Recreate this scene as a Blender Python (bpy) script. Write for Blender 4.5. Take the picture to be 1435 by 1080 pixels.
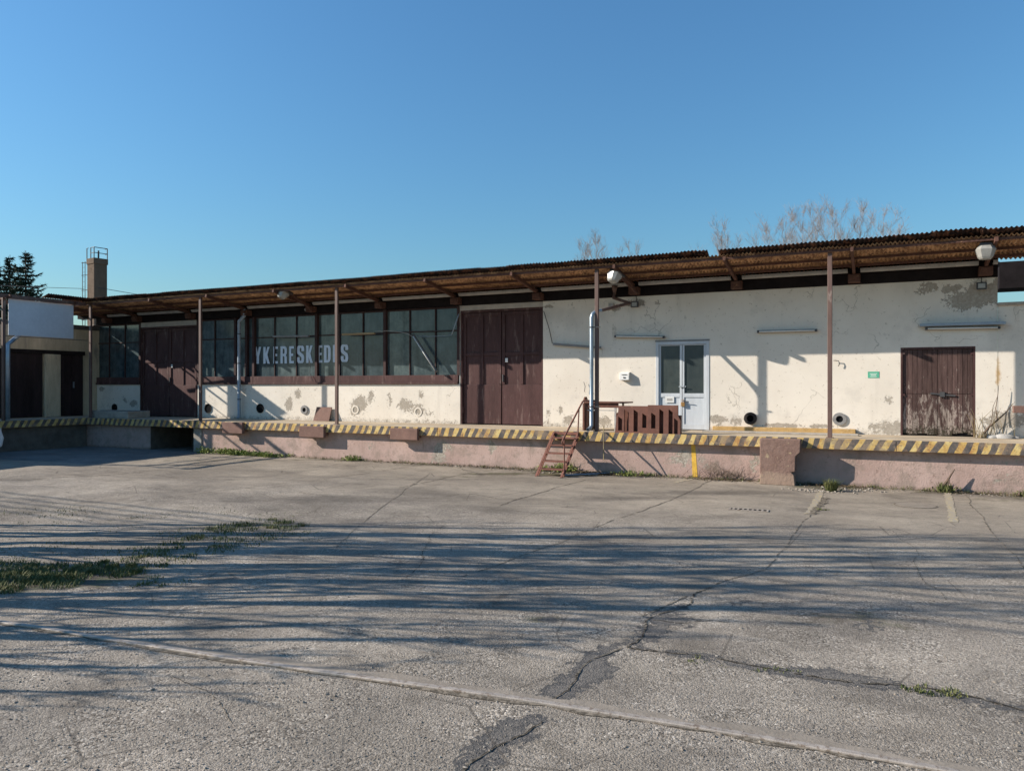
import bpy, math, random
import numpy as np
from mathutils import Vector, Matrix, noise as mnoise

for o in list(bpy.data.objects):
    bpy.data.objects.remove(o, do_unlink=True)
SC = bpy.context.scene
COL = SC.collection
R = math.radians
random.seed(7)

# ------------------------------------------------------------------ camera
F, CX, CY, EYE = 1060.0, 717.5, 541.1, 1.9
PSI = math.atan(F / 2189.0)
C_, S_ = math.cos(PSI), math.sin(PSI)
cam = bpy.data.cameras.new('camera')
cam.sensor_width = 36.0
cam.lens = 36.0 * F / 1435.0
cam.shift_y = -(540.0 - CY) / 1435.0
cam.clip_start, cam.clip_end = 0.05, 3000.0
camo = bpy.data.objects.new('camera', cam)
camo.location = (0, 0, EYE)
camo.rotation_euler = (R(90), 0, PSI)
COL.objects.link(camo)
SC.camera = camo

# ------------------------------------------------------------------ light, sky, exposure
LDIR = Vector((2.2, 1.0, -1.2)).normalized()
EL = math.asin(-LDIR.z)
AZ = math.atan2(-LDIR.x, -LDIR.y)
world = bpy.data.worlds.new('World')
SC.world = world
world.use_nodes = True
wt = world.node_tree
for n in list(wt.nodes):
    wt.nodes.remove(n)
sky = wt.nodes.new('ShaderNodeTexSky')
sky.sky_type = 'NISHITA'
sky.sun_disc = False
sky.sun_elevation = EL
sky.sun_rotation = AZ
sky.altitude = 0
sky.air_density = 1.65
sky.dust_density = 0.5
sky.ozone_density = 10.0
bg = wt.nodes.new('ShaderNodeBackground')
bg.inputs['Strength'].default_value = 0.095
wo = wt.nodes.new('ShaderNodeOutputWorld')
tint = wt.nodes.new('ShaderNodeMix')
tint.data_type, tint.blend_type = 'RGBA', 'MULTIPLY'
tint.inputs[0].default_value = 1.0
tint.inputs[7].default_value = (.94, 1.07, 1.05, 1)
wt.links.new(sky.outputs[0], tint.inputs[6])
wt.links.new(tint.outputs[2], bg.inputs[0])
wt.links.new(bg.outputs[0], wo.inputs[0])
sun = bpy.data.lights.new('sun', 'SUN')
sun.energy = 5.0
sun.angle = R(0.4)
sun.color = (1.0, 0.92, 0.82)
suno = bpy.data.objects.new('sun', sun)
suno.rotation_euler = LDIR.to_track_quat('-Z', 'Y').to_euler()
suno.location = (-20, -10, 30)
COL.objects.link(suno)
SC.view_settings.view_transform = 'Standard'
SC.view_settings.look = 'None'
SC.view_settings.gamma = 1.0
SC.view_settings.use_curve_mapping = False
SC.view_settings.exposure = 0.62
SC.render.engine = 'CYCLES'
SC.cycles.diffuse_bounces = 3

# ------------------------------------------------------------------ places
YW, YP, YE, YD = 17.35, 15.85, 15.62, 15.76      # wall face, posts, platform edge, dock wall
ZP, ZBEAM = 0.9, 4.02
XL = -24.4                                        # face of the side building
def kt(px):
    t = (px - CX) / F
    return t, C_ + t * S_
def X(px, Y=YW):
    t, k = kt(px)
    return Y * (t * C_ - S_) / k
def Z(px, py, Y=YW):
    t, k = kt(px)
    return EYE - (py - CY) * Y / (F * k)
def YL(px, x=XL):                                 # along a plane of constant x
    t, k = kt(px)
    return -x * k / (S_ - t * C_)
def ZL(px, py, x=XL):
    d = -x * S_ + YL(px, x) * C_
    return EYE - (py - CY) * d / F
def CAMXY(u, d):                                  # sideways / forward metres from the camera
    return (u * C_ - d * S_, u * S_ + d * C_)
def G(px, py):                                    # a spot on the yard
    d = F * EYE / (py - CY)
    return CAMXY((px - CX) / F * d, d)
def sstep(a, b, x):
    t = min(1, max(0, (x - a) / (b - a)))
    return t * t * (3 - 2 * t)
def gh(x, y):                                     # gentle unevenness of the yard
    k = sstep(15.4, 12.5, y) * sstep(-40, -30, x) * sstep(25, 15, x) * sstep(-12, -6, y)
    if k == 0: return 0.0
    rough = .35 + .65 * sstep(-4, -9, x + .3 * y)
    v = mnoise.noise((x * .33, y * .33, 1.7)) * .030 + mnoise.noise((x * .95, y * .95, 4.1)) * .022 * rough + mnoise.noise((x * 2.3, y * 2.3, 8.1)) * .010 * rough
    return v * k

# ------------------------------------------------------------------ mesh helpers
class MB:
    def __init__(s): s.v, s.f = [], []
    def quad(s, a, b, c, d):
        n = len(s.v); s.v += [a, b, c, d]; s.f.append((n, n + 1, n + 2, n + 3)); return s
    def box(s, x0, x1, y0, y1, z0, z1):
        n = len(s.v)
        s.v += [(x0,y0,z0),(x1,y0,z0),(x1,y1,z0),(x0,y1,z0),(x0,y0,z1),(x1,y0,z1),(x1,y1,z1),(x0,y1,z1)]
        for q in ((0,3,2,1),(4,5,6,7),(0,1,5,4),(1,2,6,5),(2,3,7,6),(3,0,4,7)):
            s.f.append(tuple(n + i for i in q))
        return s
    def bar(s, p, q, w, h, up=(0, 0, 1)):         # rectangular bar from p to q
        p, q = Vector(p), Vector(q); d = (q - p).normalized(); up = Vector(up)
        a = d.cross(up)
        if a.length < 1e-4: a = d.cross(Vector((0, 1, 0)))
        a.normalize(); b = a.cross(d).normalized()
        n = len(s.v)
        for e in (p, q):
            for i, j in ((-1,-1),(1,-1),(1,1),(-1,1)):
                s.v.append(tuple(e + a * (w / 2 * i) + b * (h / 2 * j)))
        for k in range(4):
            l = (k + 1) % 4
            s.f.append((n + k, n + l, n + 4 + l, n + 4 + k))
        s.f += [(n + 3, n + 2, n + 1, n), (n + 4, n + 5, n + 6, n + 7)]
        return s
    def tube(s, pts, r, n=8, cap=True):
        pts = [Vector(p) for p in pts]; rs = r if isinstance(r, (list, tuple)) else [r] * len(pts)
        base = len(s.v); prev = None
        for i, p in enumerate(pts):
            d = (pts[min(i + 1, len(pts) - 1)] - pts[max(i - 1, 0)]).normalized()
            if prev is None:
                a = d.cross(Vector((0, 0, 1)))
                if a.length < 1e-3: a = d.cross(Vector((0, 1, 0)))
            else:
                a = prev - d * prev.dot(d)
            a.normalize(); prev = a; b = d.cross(a)
            for k in range(n):
                th = 2 * math.pi * k / n
                s.v.append(tuple(p + (a * math.cos(th) + b * math.sin(th)) * rs[i]))
        for i in range(len(pts) - 1):
            for k in range(n):
                l = (k + 1) % n
                s.f.append((base + i*n + k, base + i*n + l, base + (i+1)*n + l, base + (i+1)*n + k))
        if cap:
            s.f.append(tuple(base + k for k in reversed(range(n))))
            s.f.append(tuple(base + (len(pts) - 1)*n + k for k in range(n)))
        return s
    def prism(s, poly, fn0, fn1):                 # polygon (2-D) carried to two faces
        n = len(s.v); m = len(poly)
        s.v += [fn0(*p) for p in poly] + [fn1(*p) for p in poly]
        s.f.append(tuple(n + i for i in range(m))); s.f.append(tuple(n + m + i for i in reversed(range(m))))
        for i in range(m):
            j = (i + 1) % m
            s.f.append((n + i, n + m + i, n + m + j, n + j))
        return s
    def mesh(s, name, mat=None, smooth=False, fix=True):
        me = bpy.data.meshes.new(name); me.from_pydata(s.v, [], s.f); me.update()
        if fix:
            import bmesh
            b = bmesh.new(); b.from_mesh(me); bmesh.ops.recalc_face_normals(b, faces=b.faces); b.to_mesh(me); b.free()
        if smooth:
            me.polygons.foreach_set('use_smooth', [True] * len(me.polygons))
        if mat: me.materials.append(mat)
        return me
    def build(s, name, mat=None, parent=None, smooth=False, bevel=0, fix=True):
        o = link(name, s.mesh(name, mat, smooth, fix), parent)
        if bevel:
            m = o.modifiers.new('bevel', 'BEVEL'); m.width = bevel; m.segments = 2; m.limit_method = 'ANGLE'
        return o
def link(name, me, parent=None):
    o = bpy.data.objects.new(name, me); COL.objects.link(o)
    if parent: o.parent = parent
    return o
def tag(o, label, cat, group=None):
    o['label'] = label; o['category'] = cat
    if group: o['group'] = group
    return o
def thing(name, label, cat, group=None, loc=(0, 0, 0), rz=0):
    o = link(name, None); o.location = loc; o.rotation_euler = (0, 0, rz)
    return tag(o, label, cat, group)
def structure(o): o['kind'] = 'structure'; return o
def stuff(o, label=None, cat=None):
    o['kind'] = 'stuff'
    if label: o['label'] = label; o['category'] = cat
    return o
def ring(cx, cz, y, r0, r1, depth, n=20):         # flat ring lying in a wall, standing depth proud
    m = MB()
    for k in range(n):
        a, b = 2*math.pi*k/n, 2*math.pi*(k+1)/n
        P = lambda r, t, yy: (cx + r*math.cos(t), yy, cz + r*math.sin(t))
        m.quad(P(r0,a,y-depth), P(r0,b,y-depth), P(r1,b,y-depth), P(r1,a,y-depth))
        m.quad(P(r1,a,y-depth), P(r1,b,y-depth), P(r1,b,y), P(r1,a,y))
        m.quad(P(r0,b,y-depth), P(r0,a,y-depth), P(r0,a,y+.1), P(r0,b,y+.1))
    return m

# ------------------------------------------------------------------ materials
class NT:
    def __init__(s, name):
        s.m = bpy.data.materials.new(name); s.m.use_nodes = True; s.t = s.m.node_tree
        s.b = s.t.nodes['Principled BSDF']; s.co = None
    def n(s, typ, **kw):
        x = s.t.nodes.new('ShaderNode' + typ)
        for k, v in kw.items(): setattr(x, k, v)
        return x
    def l(s, a, b): s.t.links.new(a, b)
    def put(s, sock, v):
        if hasattr(v, 'is_linked') or hasattr(v, 'links'): s.l(v, sock)
        else: sock.default_value = v
    def coord(s, kind='Object', scale=(1, 1, 1)):
        if kind == 'World':
            c = s.n('NewGeometry').outputs['Position']
        else:
            c = s.n('TexCoord').outputs[kind]
        if tuple(scale) != (1, 1, 1):
            mp = s.n('Mapping'); mp.inputs['Scale'].default_value = scale; s.l(c, mp.inputs['Vector']); c = mp.outputs[0]
        return c
    def noise(s, scale, detail=4, rough=.55, co=None, dist=0.0):
        x = s.n('TexNoise'); x.inputs['Scale'].default_value = scale; x.inputs['Detail'].default_value = detail
        x.inputs['Roughness'].default_value = rough; x.inputs['Distortion'].default_value = dist
        s.l(co or s.coord('World'), x.inputs['Vector']); return x.outputs['Fac']
    def vor(s, scale, co=None, feature='F1', out='Distance'):
        x = s.n('TexVoronoi', feature=feature); x.inputs['Scale'].default_value = scale
        s.l(co or s.coord('World'), x.inputs['Vector']); return x.outputs[out]
    def ramp(s, fac, stops):
        x = s.n('ValToRGB'); e = x.color_ramp.elements
        while len(e) < len(stops): e.new(.5)
        for k, (p, c) in enumerate(stops):
            e[k].position = p; e[k].color = (*c, 1) if isinstance(c, tuple) else (c, c, c, 1)
        s.put(x.inputs[0], fac); return x.outputs[0]
    def rng(s, fac, a, b, c=0.0, d=1.0):
        x = s.n('MapRange'); x.clamp = True; x.interpolation_type = 'SMOOTHSTEP'
        s.put(x.inputs[0], fac)
        for i, v in zip((1, 2, 3, 4), (a, b, c, d)): x.inputs[i].default_value = v
        return x.outputs[0]
    def math(s, op, a, b=0.0):
        x = s.n('Math', operation=op); s.put(x.inputs[0], a); s.put(x.inputs[1], b); return x.outputs[0]
    def mix(s, fac, a, b, mode='MIX'):
        x = s.n('Mix', data_type='RGBA', blend_type=mode); s.put(x.inputs[0], fac)
        s.put(x.inputs[6], (*a, 1) if isinstance(a, tuple) else a); s.put(x.inputs[7], (*b, 1) if isinstance(b, tuple) else b)
        return x.outputs[2]
    def attr(s, name): return s.n('Attribute', attribute_name=name).outputs['Fac']
    def rand(s): return s.n('ObjectInfo').outputs['Random']
    def bump(s, h, strength=.3, dist=.01):
        x = s.n('Bump'); x.inputs['Strength'].default_value = strength; x.inputs['Distance'].default_value = dist
        s.put(x.inputs['Height'], h); s.l(x.outputs[0], s.b.inputs['Normal'])
    def done(s, col, rough=.8, spec=.3, metal=0.0):
        s.put(s.b.inputs['Base Color'], (*col, 1) if isinstance(col, tuple) else col)
        s.put(s.b.inputs['Roughness'], rough); s.b.inputs['Specular IOR Level'].default_value = spec
        s.put(s.b.inputs['Metallic'], metal); return s.m

def plain(name, col, rough=.7, var=.25, scale=6.0, spec=.3, metal=0.0, bump=.15, streak=False, wear=None, weargate=(.58, .7)):
    """one paint or stuff with its own unevenness; wear = colour showing through in patches"""
    t = NT(name)
    co = t.coord('World', (1, 1, .18)) if streak else t.coord('World')
    a = t.noise(scale, 5, .6, co); b = t.noise(scale * 9, 3, .6, co)
    f = t.math('ADD', t.math('MULTIPLY', a, .65), t.math('MULTIPLY', b, .35))
    lo = tuple(c * (1 - var) for c in col); hi = tuple(min(1, c * (1 + var)) for c in col)
    c = t.ramp(f, [(.33, lo), (.67, hi)])
    if wear:
        g = t.noise(scale * 2.3, 7, .68, co)
        c = t.mix(t.rng(g, *weargate), c, wear)
    rv = t.rand(); c = t.mix(1.0, c, t.ramp(rv, [(0, .88), (1, 1.0)]), 'MULTIPLY')
    if bump: t.bump(b, bump, .01)
    return t.done(c, rough, spec, metal)

M = {}
def m_wall():
    t = NT('cream_plaster')
    wv = t.n('VectorMath', operation='ADD'); nv = t.n('TexNoise'); nv.inputs['Scale'].default_value = 5; t.l(t.coord('World'), nv.inputs['Vector'])
    sv = t.n('VectorMath', operation='SCALE'); sv.inputs['Scale'].default_value = .35; t.l(nv.outputs['Color'], sv.inputs[0]); t.l(t.coord('World'), wv.inputs[0]); t.l(sv.outputs[0], wv.inputs[1]); wc_ = wv.outputs[0]
    big = t.noise(.7, 5, .6); mid = t.noise(4, 6, .6); fine = t.noise(60, 3, .6); speck = t.noise(16, 3, .7)
    c = t.ramp(big, [(.3, (.665, .60, .51)), (.7, (.77, .705, .61))])
    c = t.mix(t.rng(speck, .62, .72, 0, .8), c, (.42, .36, .28))
    st = t.noise(3.0, 5, .6, t.coord('World', (1, 1, .12)))
    c = t.mix(t.rng(st, .55, .8, 0, .4), c, (.40, .36, .31))
    c = t.mix(t.rng(t.noise(1.3, 6, .65), .52, .72, 0, .35), c, (.45, .41, .36))
    base = t.noise(9, 6, .65)
    gr = t.math('ADD', t.attr('grime'), t.math('MULTIPLY', t.math('SUBTRACT', t.math('ADD', t.math('MULTIPLY', base, .5), t.math('MULTIPLY', t.noise(30, 5, .7), .5)), .5), 1.6))
    c = t.mix(t.rng(gr, .34, .85, 0, .7), c, (.26, .225, .18))
    rs = t.math('ADD', t.attr('rust'), t.math('MULTIPLY', t.math('SUBTRACT', mid, .5), .9))
    c = t.mix(t.rng(rs, .4, .75, 0, .85), c, (.45, .27, .10))
    pe = t.math('ADD', t.attr('peel'), t.math('MULTIPLY', t.math('SUBTRACT', t.math('ADD', t.math('MULTIPLY', t.noise(6, 8, .68, None, .4), .5), t.math('MULTIPLY', t.noise(24, 6, .7, None, .3), .5)), .5), 2.6))
    pm = t.rng(pe, .40, .50)
    ck = t.math('MULTIPLY', t.rng(t.vor(.9, wc_, 'DISTANCE_TO_EDGE'), .010, .003), t.rng(t.noise(.8, 3), .52, .60))
    c = t.mix(t.math('MULTIPLY', ck, .55), c, (.30, .26, .21))
    rc = t.ramp(t.noise(22, 4, .6), [(.3, (.30, .26, .21)), (.7, (.44, .39, .325))])
    c = t.mix(pm, c, rc)
    rim = t.math('MULTIPLY', t.rng(pe, .35, .40), t.math('SUBTRACT', 1.0, pm))
    c = t.mix(t.math('MULTIPLY', rim, .5), c, (.82, .77, .68))
    h = t.math('SUBTRACT', t.math('ADD', t.math('MULTIPLY', fine, .12), t.math('MULTIPLY', mid, .35)), t.math('MULTIPLY', pm, .8))
    t.bump(h, .5, .012)
    return t.done(c, .9, .15)
M['wall'] = m_wall()
def m_dock():
    t = NT('pink_painted_concrete')
    c = t.ramp(t.noise(.9, 6, .62), [(.3, (.37, .255, .215)), (.7, (.50, .365, .315))])
    c = t.mix(t.rng(t.noise(14, 6, .7), .56, .72, 0, .8), c, (.22, .15, .12))
    c = t.mix(t.rng(t.noise(2.2, 7, .74), .48, .62, 0, .6), c, (.27, .215, .175))
    c = t.mix(t.rng(t.noise(4, 5, .65, t.coord('World', (1, 1, .15))), .56, .72, 0, .5), c, (.20, .145, .115))
    pe = t.math('ADD', t.attr('peel'), t.math('MULTIPLY', t.math('SUBTRACT', t.math('ADD', t.math('MULTIPLY', t.noise(4.5, 8, .66, None, .5), .6), t.math('MULTIPLY', t.noise(20, 6, .7), .4)), .5), 2.0))
    rc = t.ramp(t.noise(18, 5, .65), [(.3, (.24, .20, .16)), (.72, (.48, .43, .36))])
    c = t.mix(t.rng(pe, .40, .48), c, rc)
    gr = t.math('ADD', t.attr('grime'), t.math('MULTIPLY', t.math('SUBTRACT', t.noise(7, 6, .66), .5), .9))
    c = t.mix(t.rng(gr, .4, .9, 0, .8), c, (.16, .125, .095))
    t.bump(t.math('ADD', t.noise(30, 4, .7), t.math('MULTIPLY', t.rng(pe, .48, .56), -.8)), .6, .015)
    return t.done(c, .92, .12)
M['dock'] = m_dock()
def m_stripe():
    t = NT('black_yellow_striped_edge')
    p = t.n('SeparateXYZ'); t.l(t.coord('World'), p.inputs[0])
    wob = t.math('MULTIPLY', t.math('SUBTRACT', t.noise(1.1, 3), .5), .34)
    sl = t.math('MULTIPLY', p.outputs[2], .48)
    v = t.math('ADD', t.math('SUBTRACT', t.math('ADD', p.outputs[0], p.outputs[1]), sl), wob)
    s = t.math('FRACT', t.math('DIVIDE', v, .225))
    yl = t.math('MULTIPLY', t.rng(s, .03, .07), t.rng(s, .56, .52))
    y = t.ramp(t.noise(3.2, 6, .72), [(.36, (.40, .20, .075)), (.47, (.54, .35, .11)), (.62, (.64, .49, .21))])
    k = t.ramp(t.noise(5, 6, .7), [(.3, (.045, .042, .045)), (.52, (.11, .095, .085)), (.70, (.26, .18, .12))])
    c = t.mix(yl, k, y)
    c = t.mix(t.rng(t.noise(9, 8, .74), .53, .66, 0, .85), c, (.25, .15, .09))
    c = t.mix(t.rng(t.noise(1.1, 7, .76), .51, .60, 0, .75), c, (.27, .20, .14))
    c = t.mix(t.rng(t.noise(17, 6, .75), .58, .64, 0, .85), c, (.12, .085, .06))
    t.bump(t.noise(40, 4, .7), .35, .008)
    return t.done(c, .75, .3)
M['stripe'] = m_stripe()
def m_slab():
    t = NT('platform_concrete')
    c = t.ramp(t.noise(1.6, 6, .65), [(.3, (.38, .30, .21)), (.7, (.55, .46, .34))])
    c = t.mix(t.rng(t.noise(11, 6, .7), .58, .74, 0, .7), c, (.20, .17, .12))
    t.bump(t.noise(45, 4, .7), .4, .01)
    return t.done(c, .9, .15)
M['slab'] = m_slab()
def m_ground():
    t = NT('worn_yard_surface')
    p = t.n('SeparateXYZ'); t.l(t.coord('World'), p.inputs[0])
    big = t.noise(.22, 5, .6, None, .6); mid = t.noise(1.3, 6, .65); sm = t.noise(7, 5, .65)
    # smoother pale concrete near the dock, coarser chipped asphalt with exposed stones further out
    zone = t.rng(t.math('ADD', p.outputs[1], t.math('MULTIPLY', t.math('SUBTRACT', big, .5), 9.0)), 8.6, 12.6)
    conc = t.ramp(t.math('ADD', t.math('MULTIPLY', mid, .6), t.math('MULTIPLY', sm, .4)), [(.32, (.31, .257, .195)), (.68, (.435, .368, .285))])
    wv = t.n('VectorMath', operation='ADD'); nv = t.n('TexNoise'); nv.inputs['Scale'].default_value = 40; nv.inputs['Detail'].default_value = 2
    t.l(t.coord('World'), nv.inputs['Vector']); sv = t.n('VectorMath', operation='SCALE'); sv.inputs['Scale'].default_value = .02; t.l(nv.outputs['Color'], sv.inputs[0])
    t.l(t.coord('World'), wv.inputs[0]); t.l(sv.outputs[0], wv.inputs[1]); wc = wv.outputs[0]
    cell = t.n('TexVoronoi'); cell.inputs['Scale'].default_value = 75; t.l(wc, cell.inputs['Vector'])
    hs = t.n('SeparateColor'); t.l(cell.outputs['Color'], hs.inputs[0])
    cell2 = t.n('TexVoronoi'); cell2.inputs['Scale'].default_value = 190; t.l(wc, cell2.inputs['Vector'])
    hs2 = t.n('SeparateColor'); t.l(cell2.outputs['Color'], hs2.inputs[0])
    stone = t.ramp(hs.outputs[0], [(0, (.085, .07, .055)), (.28, (.24, .203, .16)), (.65, (.39, .336, .272)), (.92, (.50, .435, .355)), (1, (.74, .66, .56))])
    fines = t.ramp(hs2.outputs[0], [(0, (.15, .125, .098)), (.5, (.33, .282, .226)), (1, (.53, .46, .375))])
    asp = t.mix(t.rng(t.noise(2.2, 6, .72), .36, .66), fines, stone)
    asp = t.mix(1.0, asp, t.ramp(mid, [(.28, .84), (.7, 1.28)]), 'MULTIPLY')
    asp = t.mix(1.0, asp, t.ramp(t.noise(.45, 4, .6, None, .5), [(.34, .70), (.54, 1.0)]), 'MULTIPLY')
    conc = t.mix(.30, conc, fines)
    c = t.mix(zone, asp, conc)
    # bluish newer asphalt in the far left corner
    far = t.math('MULTIPLY', t.rng(p.outputs[0], -17.0, -17.5), t.rng(t.math('ADD', p.outputs[1], t.math('MULTIPLY', p.outputs[0], -.16)), 14.9, 15.1))
    c = t.mix(t.math('MULTIPLY', far, .8), c, (.20, .20, .195))
    # stains of damp soil, old oil, dust, moss
    c = t.mix(t.rng(t.noise(.55, 6, .66, None, .8), .52, .70, 0, .55), c, (.17, .14, .108))
    c = t.mix(t.rng(t.noise(.28, 5, .6, t.coord('World', (.45, 1, 1)), .6), .50, .66, 0, .40), c, (.14, .118, .094))
    c = t.mix(t.rng(t.noise(.9, 5, .6, t.coord('World', (.5, 1, 1)), .5), .62, .78, 0, .40), c, (.46, .395, .315))
    c = t.mix(t.rng(t.noise(23, 6, .78), .54, .66, 0, .55), c, (.12, .10, .078))
    c = t.mix(t.rng(t.noise(7.5, 6, .75), .54, .68, 0, .45), c, (.15, .125, .098))
    c = t.mix(t.rng(t.noise(3.1, 7, .75, t.coord('World', (.55, 1, 1)), .4), .54, .64, 0, .40), c, (.16, .135, .105))
    c = t.mix(t.rng(t.noise(11, 6, .78), .60, .70, 0, .40), c, (.56, .49, .40))
    soil = t.math('ADD', t.attr('soil'), t.math('MULTIPLY', t.math('SUBTRACT', t.noise(3, 6, .68), .5), 1.0))
    sc_ = t.mix(t.rng(t.noise(5, 5, .7), .45, .6), (.115, .092, .065), (.10, .105, .045))
    c = t.mix(t.rng(soil, .45, .8, 0, .85), c, sc_)
    oil = t.math('ADD', t.attr('oil'), t.math('MULTIPLY', t.math('SUBTRACT', t.noise(5, 6, .68), .5), .6))
    c = t.mix(t.rng(oil, .4, .85, 0, .6), c, (.10, .085, .072))
    c = t.mix(1.0, c, t.ramp(t.noise(.8, 7, .7, t.coord('World', (.6, 1, 1)), .5), [(.34, (.66, .66, .67)), (.62, (.98, .975, .965))]), 'MULTIPLY')
    tn = t.math('MULTIPLY', t.math('SUBTRACT', t.noise(8, 5, .62, None, 1.2), .5), 1.9)
    ta = t.math('ADD', t.attr('tar'), tn)
    has = t.rng(t.attr('tar'), .02, .12)
    tm = t.math('MULTIPLY', t.rng(ta, .46, .51), has)
    tarc = t.ramp(t.noise(60, 5, .75), [(.35, (.045, .043, .042)), (.55, (.10, .094, .088)), (.72, (.21, .19, .165))])
    tarc = t.mix(t.rng(ta, .58, .85, 0, .75), tarc, t.ramp(t.noise(40, 6, .75), [(.35, (.11, .098, .086)), (.65, (.24, .212, .18))]))
    c = t.mix(t.math('MULTIPLY', t.math('MULTIPLY', t.rng(ta, .25, .45), has), .30), c, (.15, .128, .105))
    c = t.mix(t.math('MULTIPLY', tm, .92), c, tarc)
    crack = t.vor(1.1, wc, 'DISTANCE_TO_EDGE')
    cm = t.math('MULTIPLY', t.rng(crack, .012, .003), t.rng(t.noise(.7, 4), .52, .58))
    c = t.mix(t.math('MULTIPLY', cm, .6), c, (.09, .075, .06))
    hh = t.math('ADD', t.math('MULTIPLY', t.math('SUBTRACT', 1.0, cell.outputs['Distance']), t.math('SUBTRACT', 1.0, t.math('MULTIPLY', zone, .85))), t.math('MULTIPLY', sm, 1.4))
    hh = t.math('ADD', hh, t.math('MULTIPLY', cell2.outputs['Distance'], -.5))
    hh = t.math('SUBTRACT', hh, t.math('MULTIPLY', tm, .9))
    t.bump(hh, .5, .010)
    return t.done(c, .92, .18)
M['ground'] = m_ground()
M['tar'] = plain('dark_patch_asphalt', (.092, .088, .086), .85, .45, 7, .3, bump=.9, wear=(.27, .235, .195), weargate=(.54, .62))
M['joint'] = plain('dirt_in_joint', (.12, .10, .076), .95, .4, 9, .1, wear=(.27, .225, .17), weargate=(.46, .56))
M['crack'] = plain('open_crack', (.06, .052, .042), .95, .4, 9, .05, wear=(.20, .17, .13), weargate=(.48, .58))
M['yellowmark'] = plain('worn_yellow_marking', (.52, .40, .17), .8, .3, 8, .2, wear=(.35, .30, .235), weargate=(.36, .50))
M['yellow'] = plain('yellow_paint', (.66, .40, .06), .65, .25, 8, .3, wear=(.34, .2, .09))
M['brown'] = plain('brown_door_paint', (.086, .045, .042), .6, .3, 3.5, .12, streak=True, wear=(.20, .135, .118), weargate=(.54, .72))
M['winframe'] = plain('dark_window_frame', (.060, .034, .032), .65, .3, 5, .15)
M['annexdoor'] = plain('nearly_black_brown_paint', (.030, .020, .020), .7, .4, 4, .12, streak=True)
M['brownsteel'] = plain('brown_painted_steel', (.13, .072, .055), .6, .35, 4, .35, wear=(.27, .15, .09), weargate=(.55, .72))
M['post'] = plain('post_paint', (.135, .082, .066), .6, .35, 3, .35, streak=True, wear=(.33, .26, .22), weargate=(.62, .7))
M['oxide'] = plain('red_oxide_paint', (.155, .066, .045), .65, .3, 5, .3, wear=(.24, .12, .075))
M['stairs'] = plain('rusty_stair_steel', (.20, .085, .06), .7, .35, 9, .3, wear=(.30, .17, .11))
M['rust'] = plain('rust_corrugated', (.54, .325, .175), .8, .45, 3.2, .2, wear=(.24, .13, .075), weargate=(.46, .58))
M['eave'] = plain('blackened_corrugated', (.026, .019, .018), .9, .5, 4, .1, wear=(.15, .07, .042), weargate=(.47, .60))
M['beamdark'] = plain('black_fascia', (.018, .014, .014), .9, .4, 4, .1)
M['purlin'] = plain('rusty_purlin', (.11, .055, .04), .8, .35, 6, .2, wear=(.28, .16, .09))
M['gutter'] = plain('zinc_gutter', (.42, .40, .37), .6, .25, 5, .4, wear=(.25, .22, .19))
M['zinc'] = plain('galvanised_pipe', (.33, .38, .42), .38, .2, 6, .5, metal=.55, bump=.05, wear=(.25, .22, .2), weargate=(.68, .8))
M['bluepipe'] = plain('bluegrey_pipe', (.30, .36, .42), .45, .2, 6, .4, bump=.05)
M['concrete'] = plain('grey_concrete', (.36, .32, .27), .9, .3, 5, .15, bump=.5)
M['shadedconc'] = plain('shade_darkened_concrete', (.13, .11, .092), .9, .35, 4, .15, bump=.4)  # concrete with the shade of the side dock and bay put into its colour
M['palelintel'] = plain('pale_lintel', (.48, .42, .36), .85, .2, 5, .2)
M['black'] = plain('dark_void', (.012, .012, .013), .95, .3, 5, .05, bump=0)
M['ringgrey'] = plain('grey_cement_ring', (.26, .25, .24), .9, .25, 18, .15)
M['ringblack'] = plain('sooty_ring', (.035, .03, .028), .8, .4, 18, .2)
M['bluedoor'] = plain('pale_blue_grey_paint', (.56, .585, .605), .5, .12, 3, .4, streak=True, wear=(.40, .40, .40), weargate=(.66, .8))
M['white'] = plain('white_paint', (.74, .73, .70), .5, .08, 5, .4, bump=.05)
M['paper'] = plain('paper', (.78, .77, .73), .8, .05, 6, .2, bump=0)
M['green'] = plain('green_sign', (.10, .42, .27), .5, .1, 6, .4, bump=0)
M['panelwhite'] = plain('weathered_white_board', (.62, .64, .67), .6, .1, 1.2, .3, bump=.05)
M['letter'] = plain('pale_blue_lettering', (.62, .69, .76), .6, .12, 9, .3, bump=0)
M['ochre'] = plain('ochre_timber', (.50, .32, .13), .8, .25, 6, .2, wear=(.62, .50, .32))
M['tubewhite'] = plain('tube_white', (.70, .69, .65), .4, .1, 6, .4, bump=0)
M['fixture'] = plain('grey_fixture', (.22, .21, .20), .5, .2, 9, .4)
M['fixbrown'] = plain('yellowed_fixture', (.36, .25, .13), .6, .2, 9, .3)
M['darkgrey'] = plain('dark_grey_metal', (.06, .06, .062), .6, .25, 8, .4)
M['brass'] = plain('rusty_padlock', (.40, .22, .07), .5, .3, 30, .5, metal=.4)
M['lampbowl'] = plain('lamp_bowl', (.34, .33, .30), .25, .2, 9, .5, bump=.1)
M['bark'] = plain('bare_bark', (.20, .165, .135), .9, .3, 6, .1)
M['barkfar'] = plain('pale_twigs', (.30, .26, .235), .9, .3, 6, .1)
M['chim'] = plain('chimney_brick', (.14, .10, .072), .9, .22, 3, .15)
M['mortar'] = plain('chimney_mortar', (.14, .115, .092), .9, .2, 6, .15)
M['sidewall'] = plain('old_ochre_plaster', (.50, .42, .30), .9, .25, 2, .15, streak=True, wear=(.28, .25, .21))
M['roof'] = plain('roof_felt', (.09, .085, .08), .9, .3, 2, .1)
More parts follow.
